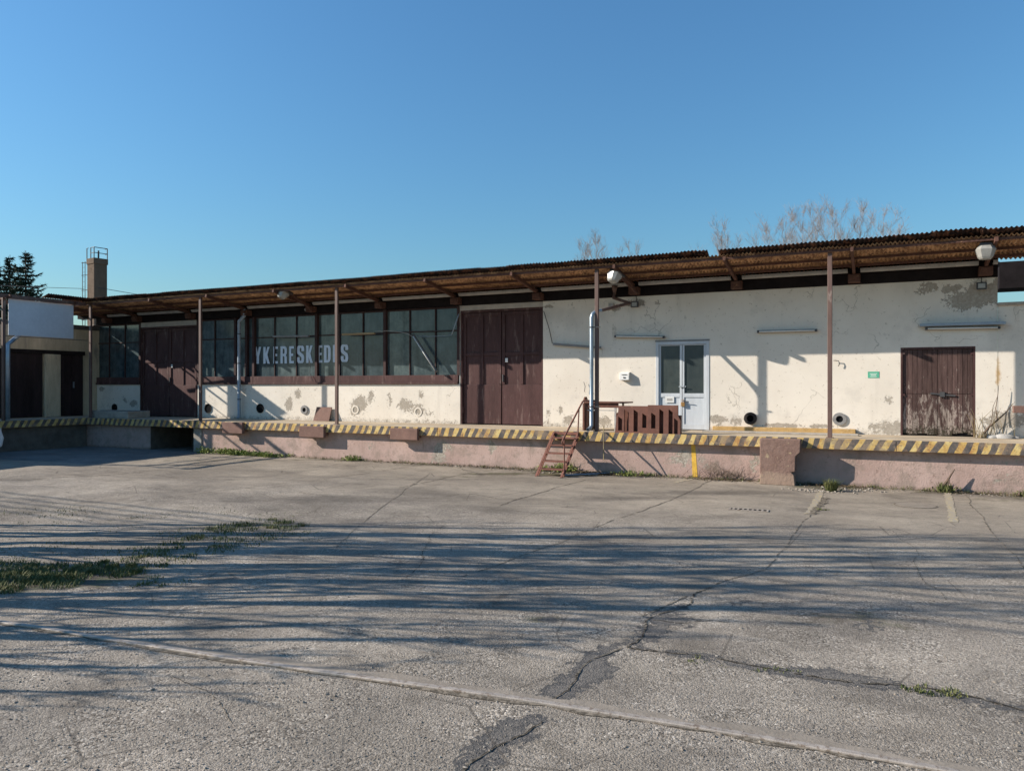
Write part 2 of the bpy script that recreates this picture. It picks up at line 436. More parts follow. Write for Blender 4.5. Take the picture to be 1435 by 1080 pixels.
M['steelrail'] = plain('worn_rail_steel', (.36, .31, .26), .6, .3, 12, .4, metal=.1, wear=(.20, .15, .11), weargate=(.5, .64))
M['smooth'] = plain('smooth_trackside_concrete', (.29, .245, .195), .9, .22, 5, .15, bump=.4, wear=(.23, .195, .155))
M['carwhite'] = plain('car_white', (.75, .75, .75), .25, .04, 3, .5, bump=0)
M['rubber'] = plain('tyre_rubber', (.02, .02, .02), .9, .2, 10, .2)
M['stick'] = plain('dry_stick', (.14, .10, .075), .9, .3, 12, .1)
M['bumper'] = plain('brown_dock_bumper', (.20, .115, .09), .8, .25, 5, .25, wear=(.27, .18, .14), weargate=(.55, .75))
def m_block():
    t = NT('stained_concrete_block')
    c = t.ramp(t.noise(3, 6, .65), [(.3, (.18, .108, .085)), (.7, (.27, .18, .145))])
    c = t.mix(t.rng(t.noise(7, 7, .7), .57, .65, 0, .8), c, (.42, .32, .20))
    p = t.n('SeparateXYZ'); t.l(t.coord('World'), p.inputs[0])
    lo = t.math('ADD', t.rng(p.outputs[2], .42, .12), t.math('MULTIPLY', t.math('SUBTRACT', t.noise(5, 6, .7), .5), 1.2))
    c = t.mix(t.rng(lo, .6, .9, 0, .6), c, (.36, .265, .195))
    t.bump(t.noise(14, 6, .7), .8, .02)
    return t.done(c, .9, .15)
M['block'] = m_block()
def m_plank():
    t = NT('weathered_brown_planks')
    co = t.coord('World', (1, 1, .09)); co2 = t.coord('World', (1, 1, .3))
    c = t.ramp(t.noise(26, 5, .7, co), [(.3, (.055, .033, .03)), (.7, (.12, .075, .066))])
    p = t.n('SeparateXYZ'); t.l(t.coord('World'), p.inputs[0])
    low = t.rng(p.outputs[2], 2.3, 1.0, 0, .17)
    w = t.math('ADD', t.noise(13, 8, .75, co2), low)
    c = t.mix(t.rng(w, .60, .72, 0, .9), c, (.34, .28, .24))
    mold = t.math('ADD', t.noise(30, 6, .75), t.rng(p.outputs[2], 1.3, .9, 0, .22))
    c = t.mix(t.rng(mold, .62, .72, 0, .9), c, (.045, .04, .025))
    c = t.mix(1.0, c, t.ramp(t.rand(), [(0, .75), (1, 1.15)]), 'MULTIPLY')
    t.bump(t.noise(40, 5, .7, co), .5, .008)
    return t.done(c, .85, .15)
M['plank'] = m_plank()
def m_glass(name, a, b, dark=1.0, rough=.22):
    t = NT(name)
    co = t.coord('World', (1, 1, .16))
    s = t.noise(5, 7, .66, co, .3); s2 = t.noise(3.2, 6, .7)
    c = t.ramp(t.math('ADD', t.math('MULTIPLY', s, .45), t.math('MULTIPLY', s2, .55)), [(.36, a), (.64, b)])
    c = t.mix(t.rng(t.noise(2.5, 5, .65), .55, .75, 0, .5), c, tuple(x * .6 for x in a))
    c = t.mix(1.0, c, t.ramp(t.rand(), [(0, (.50, .56, .62)), (.5, (.85, .88, .9)), (1, (1.25, 1.22, 1.12))]), 'MULTIPLY')
    return t.done(c, rough, .5)
M['pane'] = m_glass('dusty_green_glass', (.022, .038, .047), (.13, .165, .165), rough=.16)
M['doorglass'] = m_glass('wired_dark_glass', (.035, .045, .045), (.065, .075, .068), rough=.3)
def m_leaf(name, a, b):
    t = NT(name)
    c = t.ramp(t.noise(5, 3), [(.3, a), (.7, b)])
    t.b.inputs['Subsurface Weight'].default_value = 0
    return t.done(c, .7, .2)
M['grass'] = m_leaf('yard_grass', (.055, .078, .02), (.18, .175, .07))
M['weed'] = m_leaf('weed_leaves', (.11, .16, .03), (.27, .29, .085))
M['dry'] = m_leaf('dry_stems', (.16, .12, .06), (.28, .22, .12))
M['litter'] = m_leaf('dead_leaves', (.04, .028, .017), (.15, .105, .06))
M['needle'] = m_leaf('spruce_needles', (.012, .028, .018), (.03, .05, .028))
def m_gravel():
    t = NT('loose_gravel')
    c = t.ramp(t.noise(34, 2, .5), [(.3, (.13, .11, .09)), (.55, (.28, .24, .195)), (.72, (.48, .43, .36))])
    return t.done(c, .9, .15)
M['gravel'] = m_gravel()

# ------------------------------------------------------------------ the yard
def lines(segs):
    out = []
    for a, b, st in segs:
        n = max(1, int(round((b - a) / st)))
        out += [a + (b - a) * i / n for i in range(n)]
    out.append(segs[-1][1]); return out
gx = lines([(-900, -60, 120), (-60, -30, 6), (-30, -13, .16), (-13, 5.6, .07), (5.6, 12, .16), (12, 30, 3), (30, 900, 120)])
gy = lines([(-900, -30, 120), (-30, -1, 4), (-1, 1.5, .16), (1.5, 11, .07), (11, 15.76, .16), (15.76, 40, 4), (40, 1500, 150)])
soil_blobs = [(60, 812, 1.3, .5, .9), (165, 797, .7, .35, .8), (360, 738, 1.2, .5, .7), (280, 760, 2.5, .8, .35), (1205, 870, .9, .5, .6),
              (1165, 683, .7, .35, .9), (700, 664, 1.2, .35, .8), (800, 664, 1.3, .5, .9), (640, 668, 1.6, .3, .6), (1390, 700, .8, .3, .6),
              (1330, 690, .9, .2, .5), (960, 665, 2.0, .3, .5), (500, 652, 2.0, .25, .5), (300, 645, 3.0, .4, .6), (760, 868, .18, .12, .9)]
oil_blobs = [(1000, 690, 2.0, .4, .85), (880, 697, 1.4, .35, .8), (470, 700, 2.4, .6, .8), (600, 672, 1.8, .3, .7), (300, 668, 2.0, .3, .7), (1120, 705, 1.5, .3, .5), (1250, 725, 1.2, .3, .4), (1200, 890, .8, .4, .5),
             (640, 860, 1.6, .3, .25), (500, 900, 1.2, .25, .3), (1000, 935, 1.0, .4, .25)]
soil_w = [(*G(px, py), rx, ry, s) for px, py, rx, ry, s in soil_blobs]
oil_w = [(*G(px, py), rx, ry, s) for px, py, rx, ry, s in oil_blobs]
def blob(lst, x, y):
    v = 0.0
    for bx, by, rx, ry, s in lst:
        dx, dy = x - bx, y - by
        u = dx * C_ + dy * S_; d = -dx * S_ + dy * C_
        q = (u / (rx * 1.25)) ** 2 + (d / (ry * 1.25)) ** 2
        if q < 6: v = max(v, s * math.exp(-q))
    return v
tar_px = [([(750, 976), (785, 950), (815, 924), (845, 905), (872, 902), (848, 925), (868, 938), (852, 956), (820, 964), (797, 981)], 1.0),
          ([(872, 905), (892, 880), (905, 862), (930, 846), (968, 846), (950, 858), (985, 866), (950, 882), (925, 895), (905, 903), (890, 914)], .72),
          ([(895, 908), (980, 914), (1035, 925), (1095, 934), (1160, 937), (1215, 947), (1265, 957), (1300, 966), (1375, 979), (1445, 993), (1445, 1001), (1370, 987), (1300, 976), (1262, 966), (1212, 962), (1180, 961), (1120, 947), (1050, 938), (990, 923), (930, 914)], 1.0),
          ([(625, 1085), (655, 1050), (690, 1015), (715, 1003), (740, 1000), (776, 1008), (752, 1022), (768, 1030), (735, 1038), (715, 1052), (685, 1085)], .85),
          ([(1005, 847), (1035, 838), (1060, 836), (1078, 842), (1040, 849)], .6), ([(753, 868), (768, 862), (780, 866), (772, 872)], 1.0),
          ([(1180, 868), (1230, 862), (1260, 880), (1215, 892)], .5), ([(520, 790), (560, 784), (590, 790), (550, 797)], .45)]
XX, YY = np.meshgrid(np.array(gx), np.array(gy)); TAR = np.zeros_like(XX)
for poly, amp in tar_px:
    P = np.array([G(*q) for q in poly]); sel = (XX > P[:, 0].min()-.4) & (XX < P[:, 0].max()+.4) & (YY > P[:, 1].min()-.4) & (YY < P[:, 1].max()+.4)
    px_, py_ = XX[sel], YY[sel]; dist = np.full(px_.shape, 9.0); ins = np.zeros(px_.shape, bool)
    for a, b in zip(P, np.roll(P, -1, 0)):
        e = b - a; q = np.clip(((px_-a[0])*e[0] + (py_-a[1])*e[1])/(e @ e + 1e-9), 0, 1)
        dist = np.minimum(dist, np.hypot(px_-a[0]-q*e[0], py_-a[1]-q*e[1]))
        cr = ((a[1] > py_) != (b[1] > py_)) & (px_ < (b[0]-a[0])*(py_-a[1])/(b[1]-a[1]+1e-12)+a[0]); ins ^= cr
    sd = np.where(ins, dist, -dist)
    TAR[sel] = np.maximum(TAR[sel], amp*np.clip(.5 + sd/.22, 0, 1))
gv, gs, go_ = [], [], []
for y in gy:
    for x in gx:
        near = -31 < x < 13 and -1 < y < 16
        gv.append((x, y, gh(x, y)))
        gs.append((blob(soil_w, x, y) + .55 * sstep(14.9, 15.8, y)) if near else 0)
        go_.append(blob(oil_w, x, y) if near else 0)
W_ = len(gx)
gf = [(j*W_+i, j*W_+i+1, (j+1)*W_+i+1, (j+1)*W_+i) for j in range(len(gy)-1) for i in range(W_-1)]
gme = bpy.data.meshes.new('ground'); gme.from_pydata(gv, [], gf); gme.materials.append(M['ground'])
gme.polygons.foreach_set('use_smooth', [True] * len(gme.polygons))
for nm, arr in (('soil', gs), ('oil', go_), ('tar', TAR.ravel().tolist())):
    gme.attributes.new(nm, 'FLOAT', 'POINT').data.foreach_set('value', arr)
ground = structure(link('ground', gme))

def lift(p, dz): return (p[0], p[1], gh(*p) + dz)
def resample(pts, st):
    out = []
    for a, b in zip(pts[:-1], pts[1:]):
        n = max(1, int(math.dist(a, b) / st))
        out += [(a[0] + (b[0]-a[0])*i/n, a[1] + (b[1]-a[1])*i/n) for i in range(n)]
    return out + [pts[-1]]
def smoothline(pts, it=2):
    for _ in range(it):
        q = [pts[0]]
        for a, b in zip(pts[:-1], pts[1:]):
            q += [(a[0]*.75+b[0]*.25, a[1]*.75+b[1]*.25), (a[0]*.25+b[0]*.75, a[1]*.25+b[1]*.75)]
        pts = q + [pts[-1]]
    return pts
def ribbon(pts, wl, wr, dz, jit=.0, drop=None, seed=0):
    """a strip following the yard: wl / wr metres to each side, ragged by jit"""
    rn = random.Random(seed); m = MB(); L = []
    for i, p in enumerate(pts):
        a, b = pts[max(0, i-1)], pts[min(len(pts)-1, i+1)]
        dx, dy = b[0]-a[0], b[1]-a[1]; n = math.hypot(dx, dy) or 1
        nx, ny = -dy/n, dx/n
        f = 1.0 if not jit else max(.08, 1 + jit * rn.uniform(-1, 1))
        g = 1.0 if not jit else max(.08, 1 + jit * rn.uniform(-1, 1))
        q0 = (p[0]+nx*wl*f, p[1]+ny*wl*f); q1 = (p[0]-nx*wr*g, p[1]-ny*wr*g)
        L.append((lift(q0, dz), lift(q1, dz)))
    for i in range(len(L)-1):
        if drop and drop(i, len(L)): continue
        m.quad(L[i][0], L[i+1][0], L[i+1][1], L[i][1])
    return m
def wig(pts, amp, seed):
    return [(x + amp*mnoise.noise((x*1.9, y*1.9, seed)), y + amp*mnoise.noise((x*1.9, y*1.9, seed+9))) for x, y in pts]
joints = [([(998, 672), (953, 695), (768, 764), (640, 812)], .020), ([(821, 672), (737, 695), (700, 707)], .026), ([(580, 653), (490, 667), (430, 676)], .020),
          ([(602, 663), (560, 692), (513, 727), (470, 770)], .016), ([(1159, 695), (1120, 742), (1074, 797), (1008, 815), (955, 838), (900, 862)], .017),
          ([(1353, 692), (1386, 744), (1427, 782), (1460, 830)], .016), ([(0, 674), (150, 665), (298, 650)], .035), ([(134, 710), (300, 690), (415, 677)], .02),
          ([(190, 660), (240, 668), (330, 673)], .02), ([(560, 684), (660, 662), (720, 655)], .03), ([(955, 693), (1040, 690), (1180, 696)], .009), ([(300, 668), (420, 655)], .012)]
for i, (pp, w) in enumerate(joints):
    pts = wig(resample([G(*p) for p in pp], .09), .05, i * 3.3)
    o = ribbon(pts, w*.42, w*.42, .004, .95, (lambda a, n, q=random.Random(i+50): q.random() < .14), i).build('joint', M['joint'], ground)
pts = wig(resample([G(1158, 697), G(1138, 722)], .05), .03, 70)
ribbon(pts, .05, .045, .006, .9, None, 71).build('joint', M['joint'], ground)
cracks = [([(1000, 822), (968, 838), (930, 858), (905, 880), (888, 903), (862, 915), (835, 932), (800, 955), (772, 978)], .016), ([(770, 1008), (738, 1020), (705, 1040), (680, 1062), (655, 1085)], .016),
          ([(880, 905), (930, 912), (990, 921), (1050, 934), (1120, 945), (1190, 957), (1262, 962), (1330, 974), (1440, 998)], .020), ([(905, 868), (945, 872), (985, 865), (1020, 870)], .009),
          ([(560, 692), (600, 700), (655, 690), (700, 698)], .014), ([(630, 735), (590, 760), (600, 790), (560, 815)], .008), ([(420, 690), (480, 700), (540, 697)], .012),
          ([(1250, 745), (1290, 770), (1280, 800), (1330, 840)], .007), ([(330, 800), (400, 790), (450, 800), (520, 788)], .008), ([(640, 655), (690, 668), (750, 664), (800, 672)], .022), ([(1030, 850), (1100, 862), (1150, 858)], .007), ([(240, 950), (300, 975), (330, 1010)], .006)]
for i, (pp, w) in enumerate(cracks):
    pts = wig(wig(resample(smoothline([G(*p) for p in pp], 1), .035), .09, i * 5.1 + 60), .03, i * 2.7 + 80)
    pts = [(x + random.uniform(-.008, .008), y + random.uniform(-.008, .008)) for x, y in pts]
    ribbon(pts, w*.40, w*.40, .0045, .98, (lambda a, n, q=random.Random(i+90): q.random() < .10), i + 30).build('crack', M['crack'], ground)
for pp in ([(1152, 686), (1133, 722)], [(1327, 688), (1337, 732)]):
    ribbon(resample([G(*p) for p in pp], .08), .055, .055, .0045, .35, None, 4).build('yellow_marking', M['yellowmark'], ground)
ribbon(resample([G(945, 676), G(985, 668)], .05), .05, .05, .0045, .6, None, 9).build('yellow_marking', M['yellowmark'], ground)

dx, dy = G(1049, 716); dg_ = thing('drain_grate', 'small dark drain grate in the concrete left of the right post', 'drain', None, (dx, dy, gh(dx, dy)), R(4))
m = MB(); m.box(-.26, .26, -.07, .07, .003, .007); m.build('pit', M['black'], dg_)
m = MB(); m.box(-.29, .29, -.10, -.071, .002, .012); m.box(-.29, .29, .071, .10, .002, .012); m.box(-.29, -.261, -.07, .07, .002, .012); m.box(.261, .29, -.07, .07, .002, .012); m.build('frame', M['steelrail'], dg_)
for k in range(7):
    m = MB(); m.box(-.235+k*.07, -.205+k*.07, -.07, .07, .0075, .012); m.build('bar', M['steelrail'], dg_)
mx, my = G(1283, 707.5); mh = thing('manhole_cover', 'round worn manhole cover in the concrete below the plank door', 'manhole', None, (mx, my, gh(mx, my)))
m = MB(); m.tube([(0, 0, .001), (0, 0, .007)], .29, 28); m.build('cover', M['smooth'], mh)
m = MB()
for k in range(28):
    a, b = 2*math.pi*k/28, 2*math.pi*(k+1)/28
    m.quad((.291*math.cos(a), .291*math.sin(a), .005), (.291*math.cos(b), .291*math.sin(b), .005), (.315*math.cos(b), .315*math.sin(b), .005), (.315*math.cos(a), .315*math.sin(a), .005))
m.build('rim', M['joint'], mh)

# rail sunk in the yard
RP = smoothline([G(-60, 864), G(0, 873), G(130, 893), G(240, 911), G(385, 934), G(560, 960), G(750, 986), G(940, 1015), G(1130, 1045), G(1290, 1075), G(1480, 1112)], 2)
RP = resample(RP, .12)
rail = thing('sunken_rail', 'single worn steel rail sunk in the yard, curving across the foreground', 'rail', loc=(*RP[0], 0))
def on(root, o):                                  # parent without moving
    o.parent = root; o.matrix_parent_inverse = Matrix.Translation(root.location).inverted() if root.rotation_euler.z == 0 else root.matrix_basis.inverted()
    return o
mm = MB()
prof = [(-.024, 0), (-.024, .011), (-.018, .015), (.018, .015), (.024, .011), (.024, 0)]
sec = []
for i, p in enumerate(RP):
    a, b = RP[max(0, i-1)], RP[min(len(RP)-1, i+1)]; dx, dy = b[0]-a[0], b[1]-a[1]; n = math.hypot(dx, dy)
    sec.append([(p[0]-dy/n*o, p[1]+dx/n*o, gh(*p) + z) for o, z in prof])
for i in range(len(sec)-1):
    for k in range(len(prof)-1):
        mm.quad(sec[i][k], sec[i+1][k], sec[i+1][k+1], sec[i][k+1])
on(rail, mm.build('rail_head', M['steelrail']))
on(rail, ribbon([(p[0], p[1]) for p in RP], .09, -.022, .005, .6, None, 2).build('concrete_strip', M['smooth']))
on(rail, ribbon([(p[0], p[1]) for p in RP], -.022, .045, .0045, .6, None, 3).build('flange_groove', M['joint']))

# ------------------------------------------------------------------ loading dock
dock = thing('loading_dock', 'long low concrete loading dock with black and yellow striped edge', 'loading dock', loc=(-9, YE, 0))
DX0, DX1 = XL, 9.0
EX = -22.5                                        # edge of the side arm of the dock
m = MB()
m.box(DX0, DX1, YE, YW, ZP - .2, ZP)
on(dock, m.build('platform', M['slab'], bevel=.006))
m = MB(); m.box(XL, EX, 7.5, YE - .004, ZP - .2, ZP - .002)
on(dock, m.build('side_platform', M['slab']))
# edge irons, in lengths with small gaps
xs = [EX + .01, -19.4, -16.2, -12.9, -9.55, -6.35, -3.1, .3, 3.4, 6.2, DX1]
for a, b in zip(xs[:-1], xs[1:]):
    m = MB(); m.box(a + .006, b - .006, YE - .022, YE - .002, ZP - .195, ZP + .006)
    o = m.build('striped_edge', M['stripe'], bevel=.004)
    on(dock, o)
for a, b in ((7.5, 11), (11.01, 13.6), (13.61, YE - .03)):
    m = MB(); m.box(EX + .002, EX + .022, a, b, ZP - .195, ZP + .006)
    on(dock, m.build('striped_edge', M['stripe'], bevel=.004))
# dock wall with the open bay at its left end
def attr_grid(xs, zs, y, hole, fields, name, mat):
    v, f, idx = [], [], {}
    A = {k: [] for k in fields}
    def vid(i, j):
        if (i, j) not in idx:
            idx[(i, j)] = len(v); x, z = xs[i], zs[j]; v.append((x, y, z))
            for k, fn in fields.items(): A[k].append(fn(x, z))
        return idx[(i, j)]
    for j in range(len(zs)-1):
        for i in range(len(xs)-1):
            cx, cz = (xs[i]+xs[i+1])/2, (zs[j]+zs[j+1])/2
            if hole(cx, cz): continue
            f.append((vid(i, j), vid(i+1, j), vid(i+1, j+1), vid(i, j+1)))
    me = bpy.data.meshes.new(name); me.from_pydata(v, [], f)
    for k in fields: me.attributes.new(k, 'FLOAT', 'POINT').data.foreach_set('value', A[k])
    me.materials.append(mat); return link(name, me)
def steps(a, b, st, extra=()):
    n = int((b - a) / st); s = {round(a + (b-a)*i/n, 5) for i in range(n+1)}
    s = {t for t in s if all(abs(t - e) > st*.3 for e in extra)} | {e for e in extra if a <= e <= b}
    return sorted(s)
BX0, BX1 = X(211, YD), X(273, YD)
def blobs2(lst):
    def fn(x, z):
        v = 0.0
        for bx, bz, rx, rz, s in lst:
            q = ((x-bx)/rx)**2 + ((z-bz)/rz)**2
            if q < 8: v = max(v, s*math.exp(-q))
        return v
    return fn
dpeel = [(X(px, YD), Z(px, py, YD), rx, rz, s) for px, py, rx, rz, s in [(620, 628, .28, .25, .75), (615, 640, .35, .25, .6), (690, 628, .3, .3, .5), (955, 640, .5, .25, .55), (985, 648, .35, .2, .5),
        (1055, 645, .2, .3, .6), (350, 620, .5, .3, .4), (520, 628, .3, .2, .4), (1400, 665, .5, .3, .35), (900, 640, .5, .3, .3), (1420, 648, .3, .3, .4), (300, 640, .6, .2, .3)]]
dgrime = [(X(px, YD), Z(px, py, YD), rx, rz, s) for px, py, rx, rz, s in [(1000, 655, .35, .2, .8), (1020, 665, .4, .15, .8), (1330, 650, .06, .25, .8), (1400, 670, .8, .25, .6), (1240, 665, .5, .2, .5), (850, 650, .7, .3, .5), (1350, 660, .6, .2, .5)]]
dp, dg = blobs2(dpeel), blobs2(dgrime)
o = attr_grid(steps(XL, DX1, .12, (BX0, BX1)), [0, .05, .1, .2, .3, .4, .5, .6, .7], YD, lambda x, z: BX0 < x < BX1,
    {'peel': lambda x, z: dp(x, z), 'grime': lambda x, z: max(dg(x, z), .75*sstep(.16, .0, z))}, 'dock_wall', M['dock'])
on(dock, o)
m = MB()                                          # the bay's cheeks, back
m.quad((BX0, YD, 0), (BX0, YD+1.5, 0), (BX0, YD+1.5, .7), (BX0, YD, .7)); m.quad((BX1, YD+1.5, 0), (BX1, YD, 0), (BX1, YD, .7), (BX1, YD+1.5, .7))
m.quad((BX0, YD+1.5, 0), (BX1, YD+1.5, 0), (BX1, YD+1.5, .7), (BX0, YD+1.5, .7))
on(dock, m.build('bay_lining', M['shadedconc']))
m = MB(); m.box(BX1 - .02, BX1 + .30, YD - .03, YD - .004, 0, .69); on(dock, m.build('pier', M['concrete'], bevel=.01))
m = MB(); m.box(EX - .16, EX - .14, 7.5, YD - .02, 0, .7); on(dock, m.build('side_dock_wall', M['shadedconc']))
# concrete block that stands out from the dock
bx0, bx1 = X(1065, 15.35), X(1122, 15.35)
zt = ZP - .015
poly = [(bx0, 0), (bx1 - .10, 0), (bx1 - .12, .20), (bx1 - .17, .255), (bx1 - .10, .27), (bx1 - .09, .56), (bx1 - .01, .64), (bx1, zt), (bx0, zt)]
m = MB(); m.prism(poly, lambda x, z: (x, 15.33, z), lambda x, z: (x, YE - .024, z))
m2 = MB(); m2.prism([p if p[1] < .7 else (p[0], .698) for p in poly], lambda x, z: (x, YE - .024, z), lambda x, z: (x, YD - .002, z))
o = m.build('dock_block', M['block'], bevel=.012); tag(o, 'rust-brown concrete block standing proud of the dock, right edge broken away', 'block')
# flat brown rubber faces bolted on the edge
def bump_pad(a, b, t0, t1, label):
    x0, x1 = X(a, 15.57), X(b, 15.57); z1, z0 = Z((a+b)/2, t0, 15.57), Z((a+b)/2, t1, 15.57)
    m = MB(); m.box(x0, x1, 15.50, YE - .024, z0, z1)
    m.box(x0 + .05, x1 - .05, YE - .024, YD - .002, z0 + .04, .69)
    tag(m.build('dock_bumper', M['bumper'], bevel=.012), label, 'dock bumper', 'brown bumpers on the dock edge')
bump_pad(314, 342, 591.5, 607, 'smallest brown dock bumper, nearest the blue-grey downpipe')
bump_pad(421.5, 456, 597, 612.5, 'brown dock bumper left of the second post, under the leaning brown board')
bump_pad(548.5, 587, 600, 616, 'brown dock bumper nearest the big brown double door')
m = MB(); x0 = X(968.5, YD); m.prism([(x0, .69), (x0 + .085, .69), (x0 + .135, .02), (x0 + .03, .02)], lambda x, z: (x, YD - .004, z), lambda x, z: (x, YD - .002, z))
on(dock, m.build('yellow_band', M['yellow']))
# things lying on the platform
m = MB(); a, b = X(1000), X(1199)
m.box(a, b, YW - .12, YW - .004, ZP + .001, ZP + .105)
tag(m.build('ochre_beam', M['ochre'], bevel=.008), 'long low ochre beam lying along the wall base right of the blue-grey door', 'beam')
m = MB(); m.box(X(985, 16.75), X(1203, 16.75), 16.62, 16.95, ZP + .001, ZP + .035)
tag(m.build('floor_slab', M['concrete'], bevel=.008), 'long thin grey slab on the platform in front of the ochre beam', 'slab')
m = MB(); a, b = X(142, 16.4), X(197, 16.4)
m.box(a, b, 15.95, 16.75, ZP + .001, ZP + .22)
tag(m.build('concrete_step', M['concrete'], bevel=.015), 'pale concrete step on the platform under the leftmost window', 'step')
m = MB()
a, b = X(440.5, 17.2), X(462.5, 17.2)
m.prism([(a, ZP + .003), (b, ZP + .003), (b, ZP + .40), (a + .02, ZP + .40)], lambda x, z: (x, 17.17 + (z-ZP)*.33, z), lambda x, z: (x, 17.145 + (z-ZP)*.33, z))
tag(m.build('leaning_board', M['bumper'], bevel=.003), 'brown board leaning on the wall base left of the second post', 'board')

# ------------------------------------------------------------------ warehouse
wh = thing('warehouse', 'long low cream warehouse with big windows, brown doors and flat roof', 'warehouse', loc=(-9, YW, ZP))
SILL0, SILL1, TRANS = 1.955, 2.20, 3.38
XA0, XA1 = X(130), X(196)
XDA1 = X(277)
XB1 = X(643.5)
DB0, DB1, DBZ = X(645), X(761), 3.885
BD0, BD1, BDZ = X(919), X(994), 2.93
PD0, PD1, PDZ = X(1262), X(1367), Z(1315, 486)
XR = X(1398)
holes = [(XA0, XA1, SILL0, ZBEAM), (XA1, XDA1, ZP, ZBEAM), (XDA1, XB1, SILL0, ZBEAM), (DB0, DB1, ZP, ZBEAM), (BD0, BD1, ZP, BDZ), (PD0, PD1, ZP, PDZ)]
wpeel = [(X(px), Z(px, py), rx, rz, s) for px, py, rx, rz, s in [
    (1375, 412, .36, .28, 1.0), (1350, 422, .34, .20, .95), (1332, 404, .25, .10, .85), (1303, 402, .22, .13, .8), (1290, 408, .14, .1, .6), (1395, 405, .15, .25, .9),
    (890, 425, .27, .10, .95), (864, 431, .14, .1, .8), (922, 424, .07, .08, .8), (768, 430, .16, .06, .9), (800, 428, .15, .1, .4),
    (1006, 588, .18, .09, .75), (1030, 590, .15, .08, .6), (1100, 596, .4, .04, .7), (1150, 597, .3, .04, .6),
    (405, 566, .16, .22, .62), (418, 552, .13, .16, .6), (440, 545, .25, .1, .3), (505, 566, .28, .24, .66), (498, 576, .2, .12, .6), (520, 555, .12, .2, .55), (545, 562, .12, .25, .45),
    (568, 568, .22, .18, .66), (586, 575, .18, .16, .66), (590, 553, .1, .14, .5), (600, 580, .2, .12, .45), (797, 588, .16, .12, .62), (845, 590, .2, .13, .6), (785, 575, .08, .12, .5), (768, 580, .1, .25, .4),
    (187, 565, .2, .12, .7), (175, 560, .1, .1, .5), (143, 545, .14, .06, .8), (1256, 600, .3, .14, .7), (1230, 598, .25, .1, .5), (1405, 590, .35, .18, .6), (1425, 585, .3, .2, .5),
    (1240, 470, .2, .1, .33), (1190, 410, .3, .1, .3), (1060, 410, .3, .1, .25), (830, 450, .15, .2, .35), (1085, 500, .1, .05, .3), (1285, 560, .1, .2, .2), (340, 545, .2, .1, .3), (1245, 560, .1, .1, .4)]]
wgrime = [(X(px), Z(px, py), rx, rz, s) for px, py, rx, rz, s in [(861, 467, .055, .38, .95), (862, 500, .04, .5, .6), (1240, 468, .1, .06, .6), (885, 450, .05, .1, .5), (960, 448, .03, .25, .5), (505, 578, .5, .18, .4),
    (580, 582, .5, .14, .4), (1250, 595, .5, .22, .6), (1410, 595, .5, .2, .7), (1398, 440, .05, .3, .7), (1290, 410, .6, .15, .3), (800, 590, .5, .12, .4), (430, 570, .4, .2, .35), (1310, 430, .4, .08, .3)]]
wrust = [(X(px), Z(px, py), rx, rz, s) for px, py, rx, rz, s in [(1400, 520, .07, .45, .8), (1402, 545, .05, .35, .7), (1398, 470, .04, .5, .6), (1330, 445, .2, .05, .4)]]
wpeel = [(a, b, rx*1.2, rz*1.2, s_*1.3) if b < 1.9 else (a, b, rx, rz, s_) for a, b, rx, rz, s_ in wpeel]
P1, P2, P3 = blobs2(wpeel), blobs2(wgrime), blobs2(wrust)
ex = sorted({v for h in holes for v in h[:2]}); ez = sorted({v for h in holes for v in h[2:]})
wxs, wzs = steps(XL, XR, .075, ex), steps(ZP, ZBEAM + .1, .075, ez)
wall = attr_grid(wxs, wzs, YW, lambda x, z: any(a < x < b and c < z < d for a, b, c, d in holes),
    {'peel': lambda x, z: max(P1(x, z), .42*sstep(ZP+.26, ZP, z)), 'grime': lambda x, z: max(P2(x, z), .62*sstep(ZP+.30, ZP, z), .25*sstep(3.7, ZBEAM, z)), 'rust': P3}, 'wall', M['wall'])
on(wh, wall)
for a, b, c, d in holes:                          # reveals of the openings
    m = MB(); y0, y1 = YW, YW + .25
    m.quad((a, y0, c), (a, y1, c), (a, y1, d), (a, y0, d)); m.quad((b, y1, c), (b, y0, c), (b, y0, d), (b, y1, d))
    m.quad((a, y0, c), (b, y0, c), (b, y1, c), (a, y1, c)); m.quad((a, y1, d), (b, y1, d), (b, y0, d), (a, y0, d))
    on(wh, m.build('reveal', M['palelintel']))
m = MB(); m.box(XL, XR, YW + .26, 30, .0, ZBEAM + .22); on(wh, m.build('body', M['sidewall']))
m = MB(); m.box(XL - .1, XR + .05, YW + .14, 30.2, ZBEAM + .23, ZBEAM + .32); on(wh, m.build('roof', M['roof']))
m = MB(); m.quad((XR, YW, ZP), (XR, YW + .26, ZP), (XR, YW + .26, ZBEAM), (XR, YW, ZBEAM)); on(wh, m.build('wall_end', M['palelintel']))
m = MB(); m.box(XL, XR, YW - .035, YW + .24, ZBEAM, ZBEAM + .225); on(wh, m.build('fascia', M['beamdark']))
m = MB(); m.box(XL - .9, XR, YW - .10, YW + .1, ZBEAM + .232, ZBEAM + .352); on(wh, m.build('eave_board', M['beamdark']))
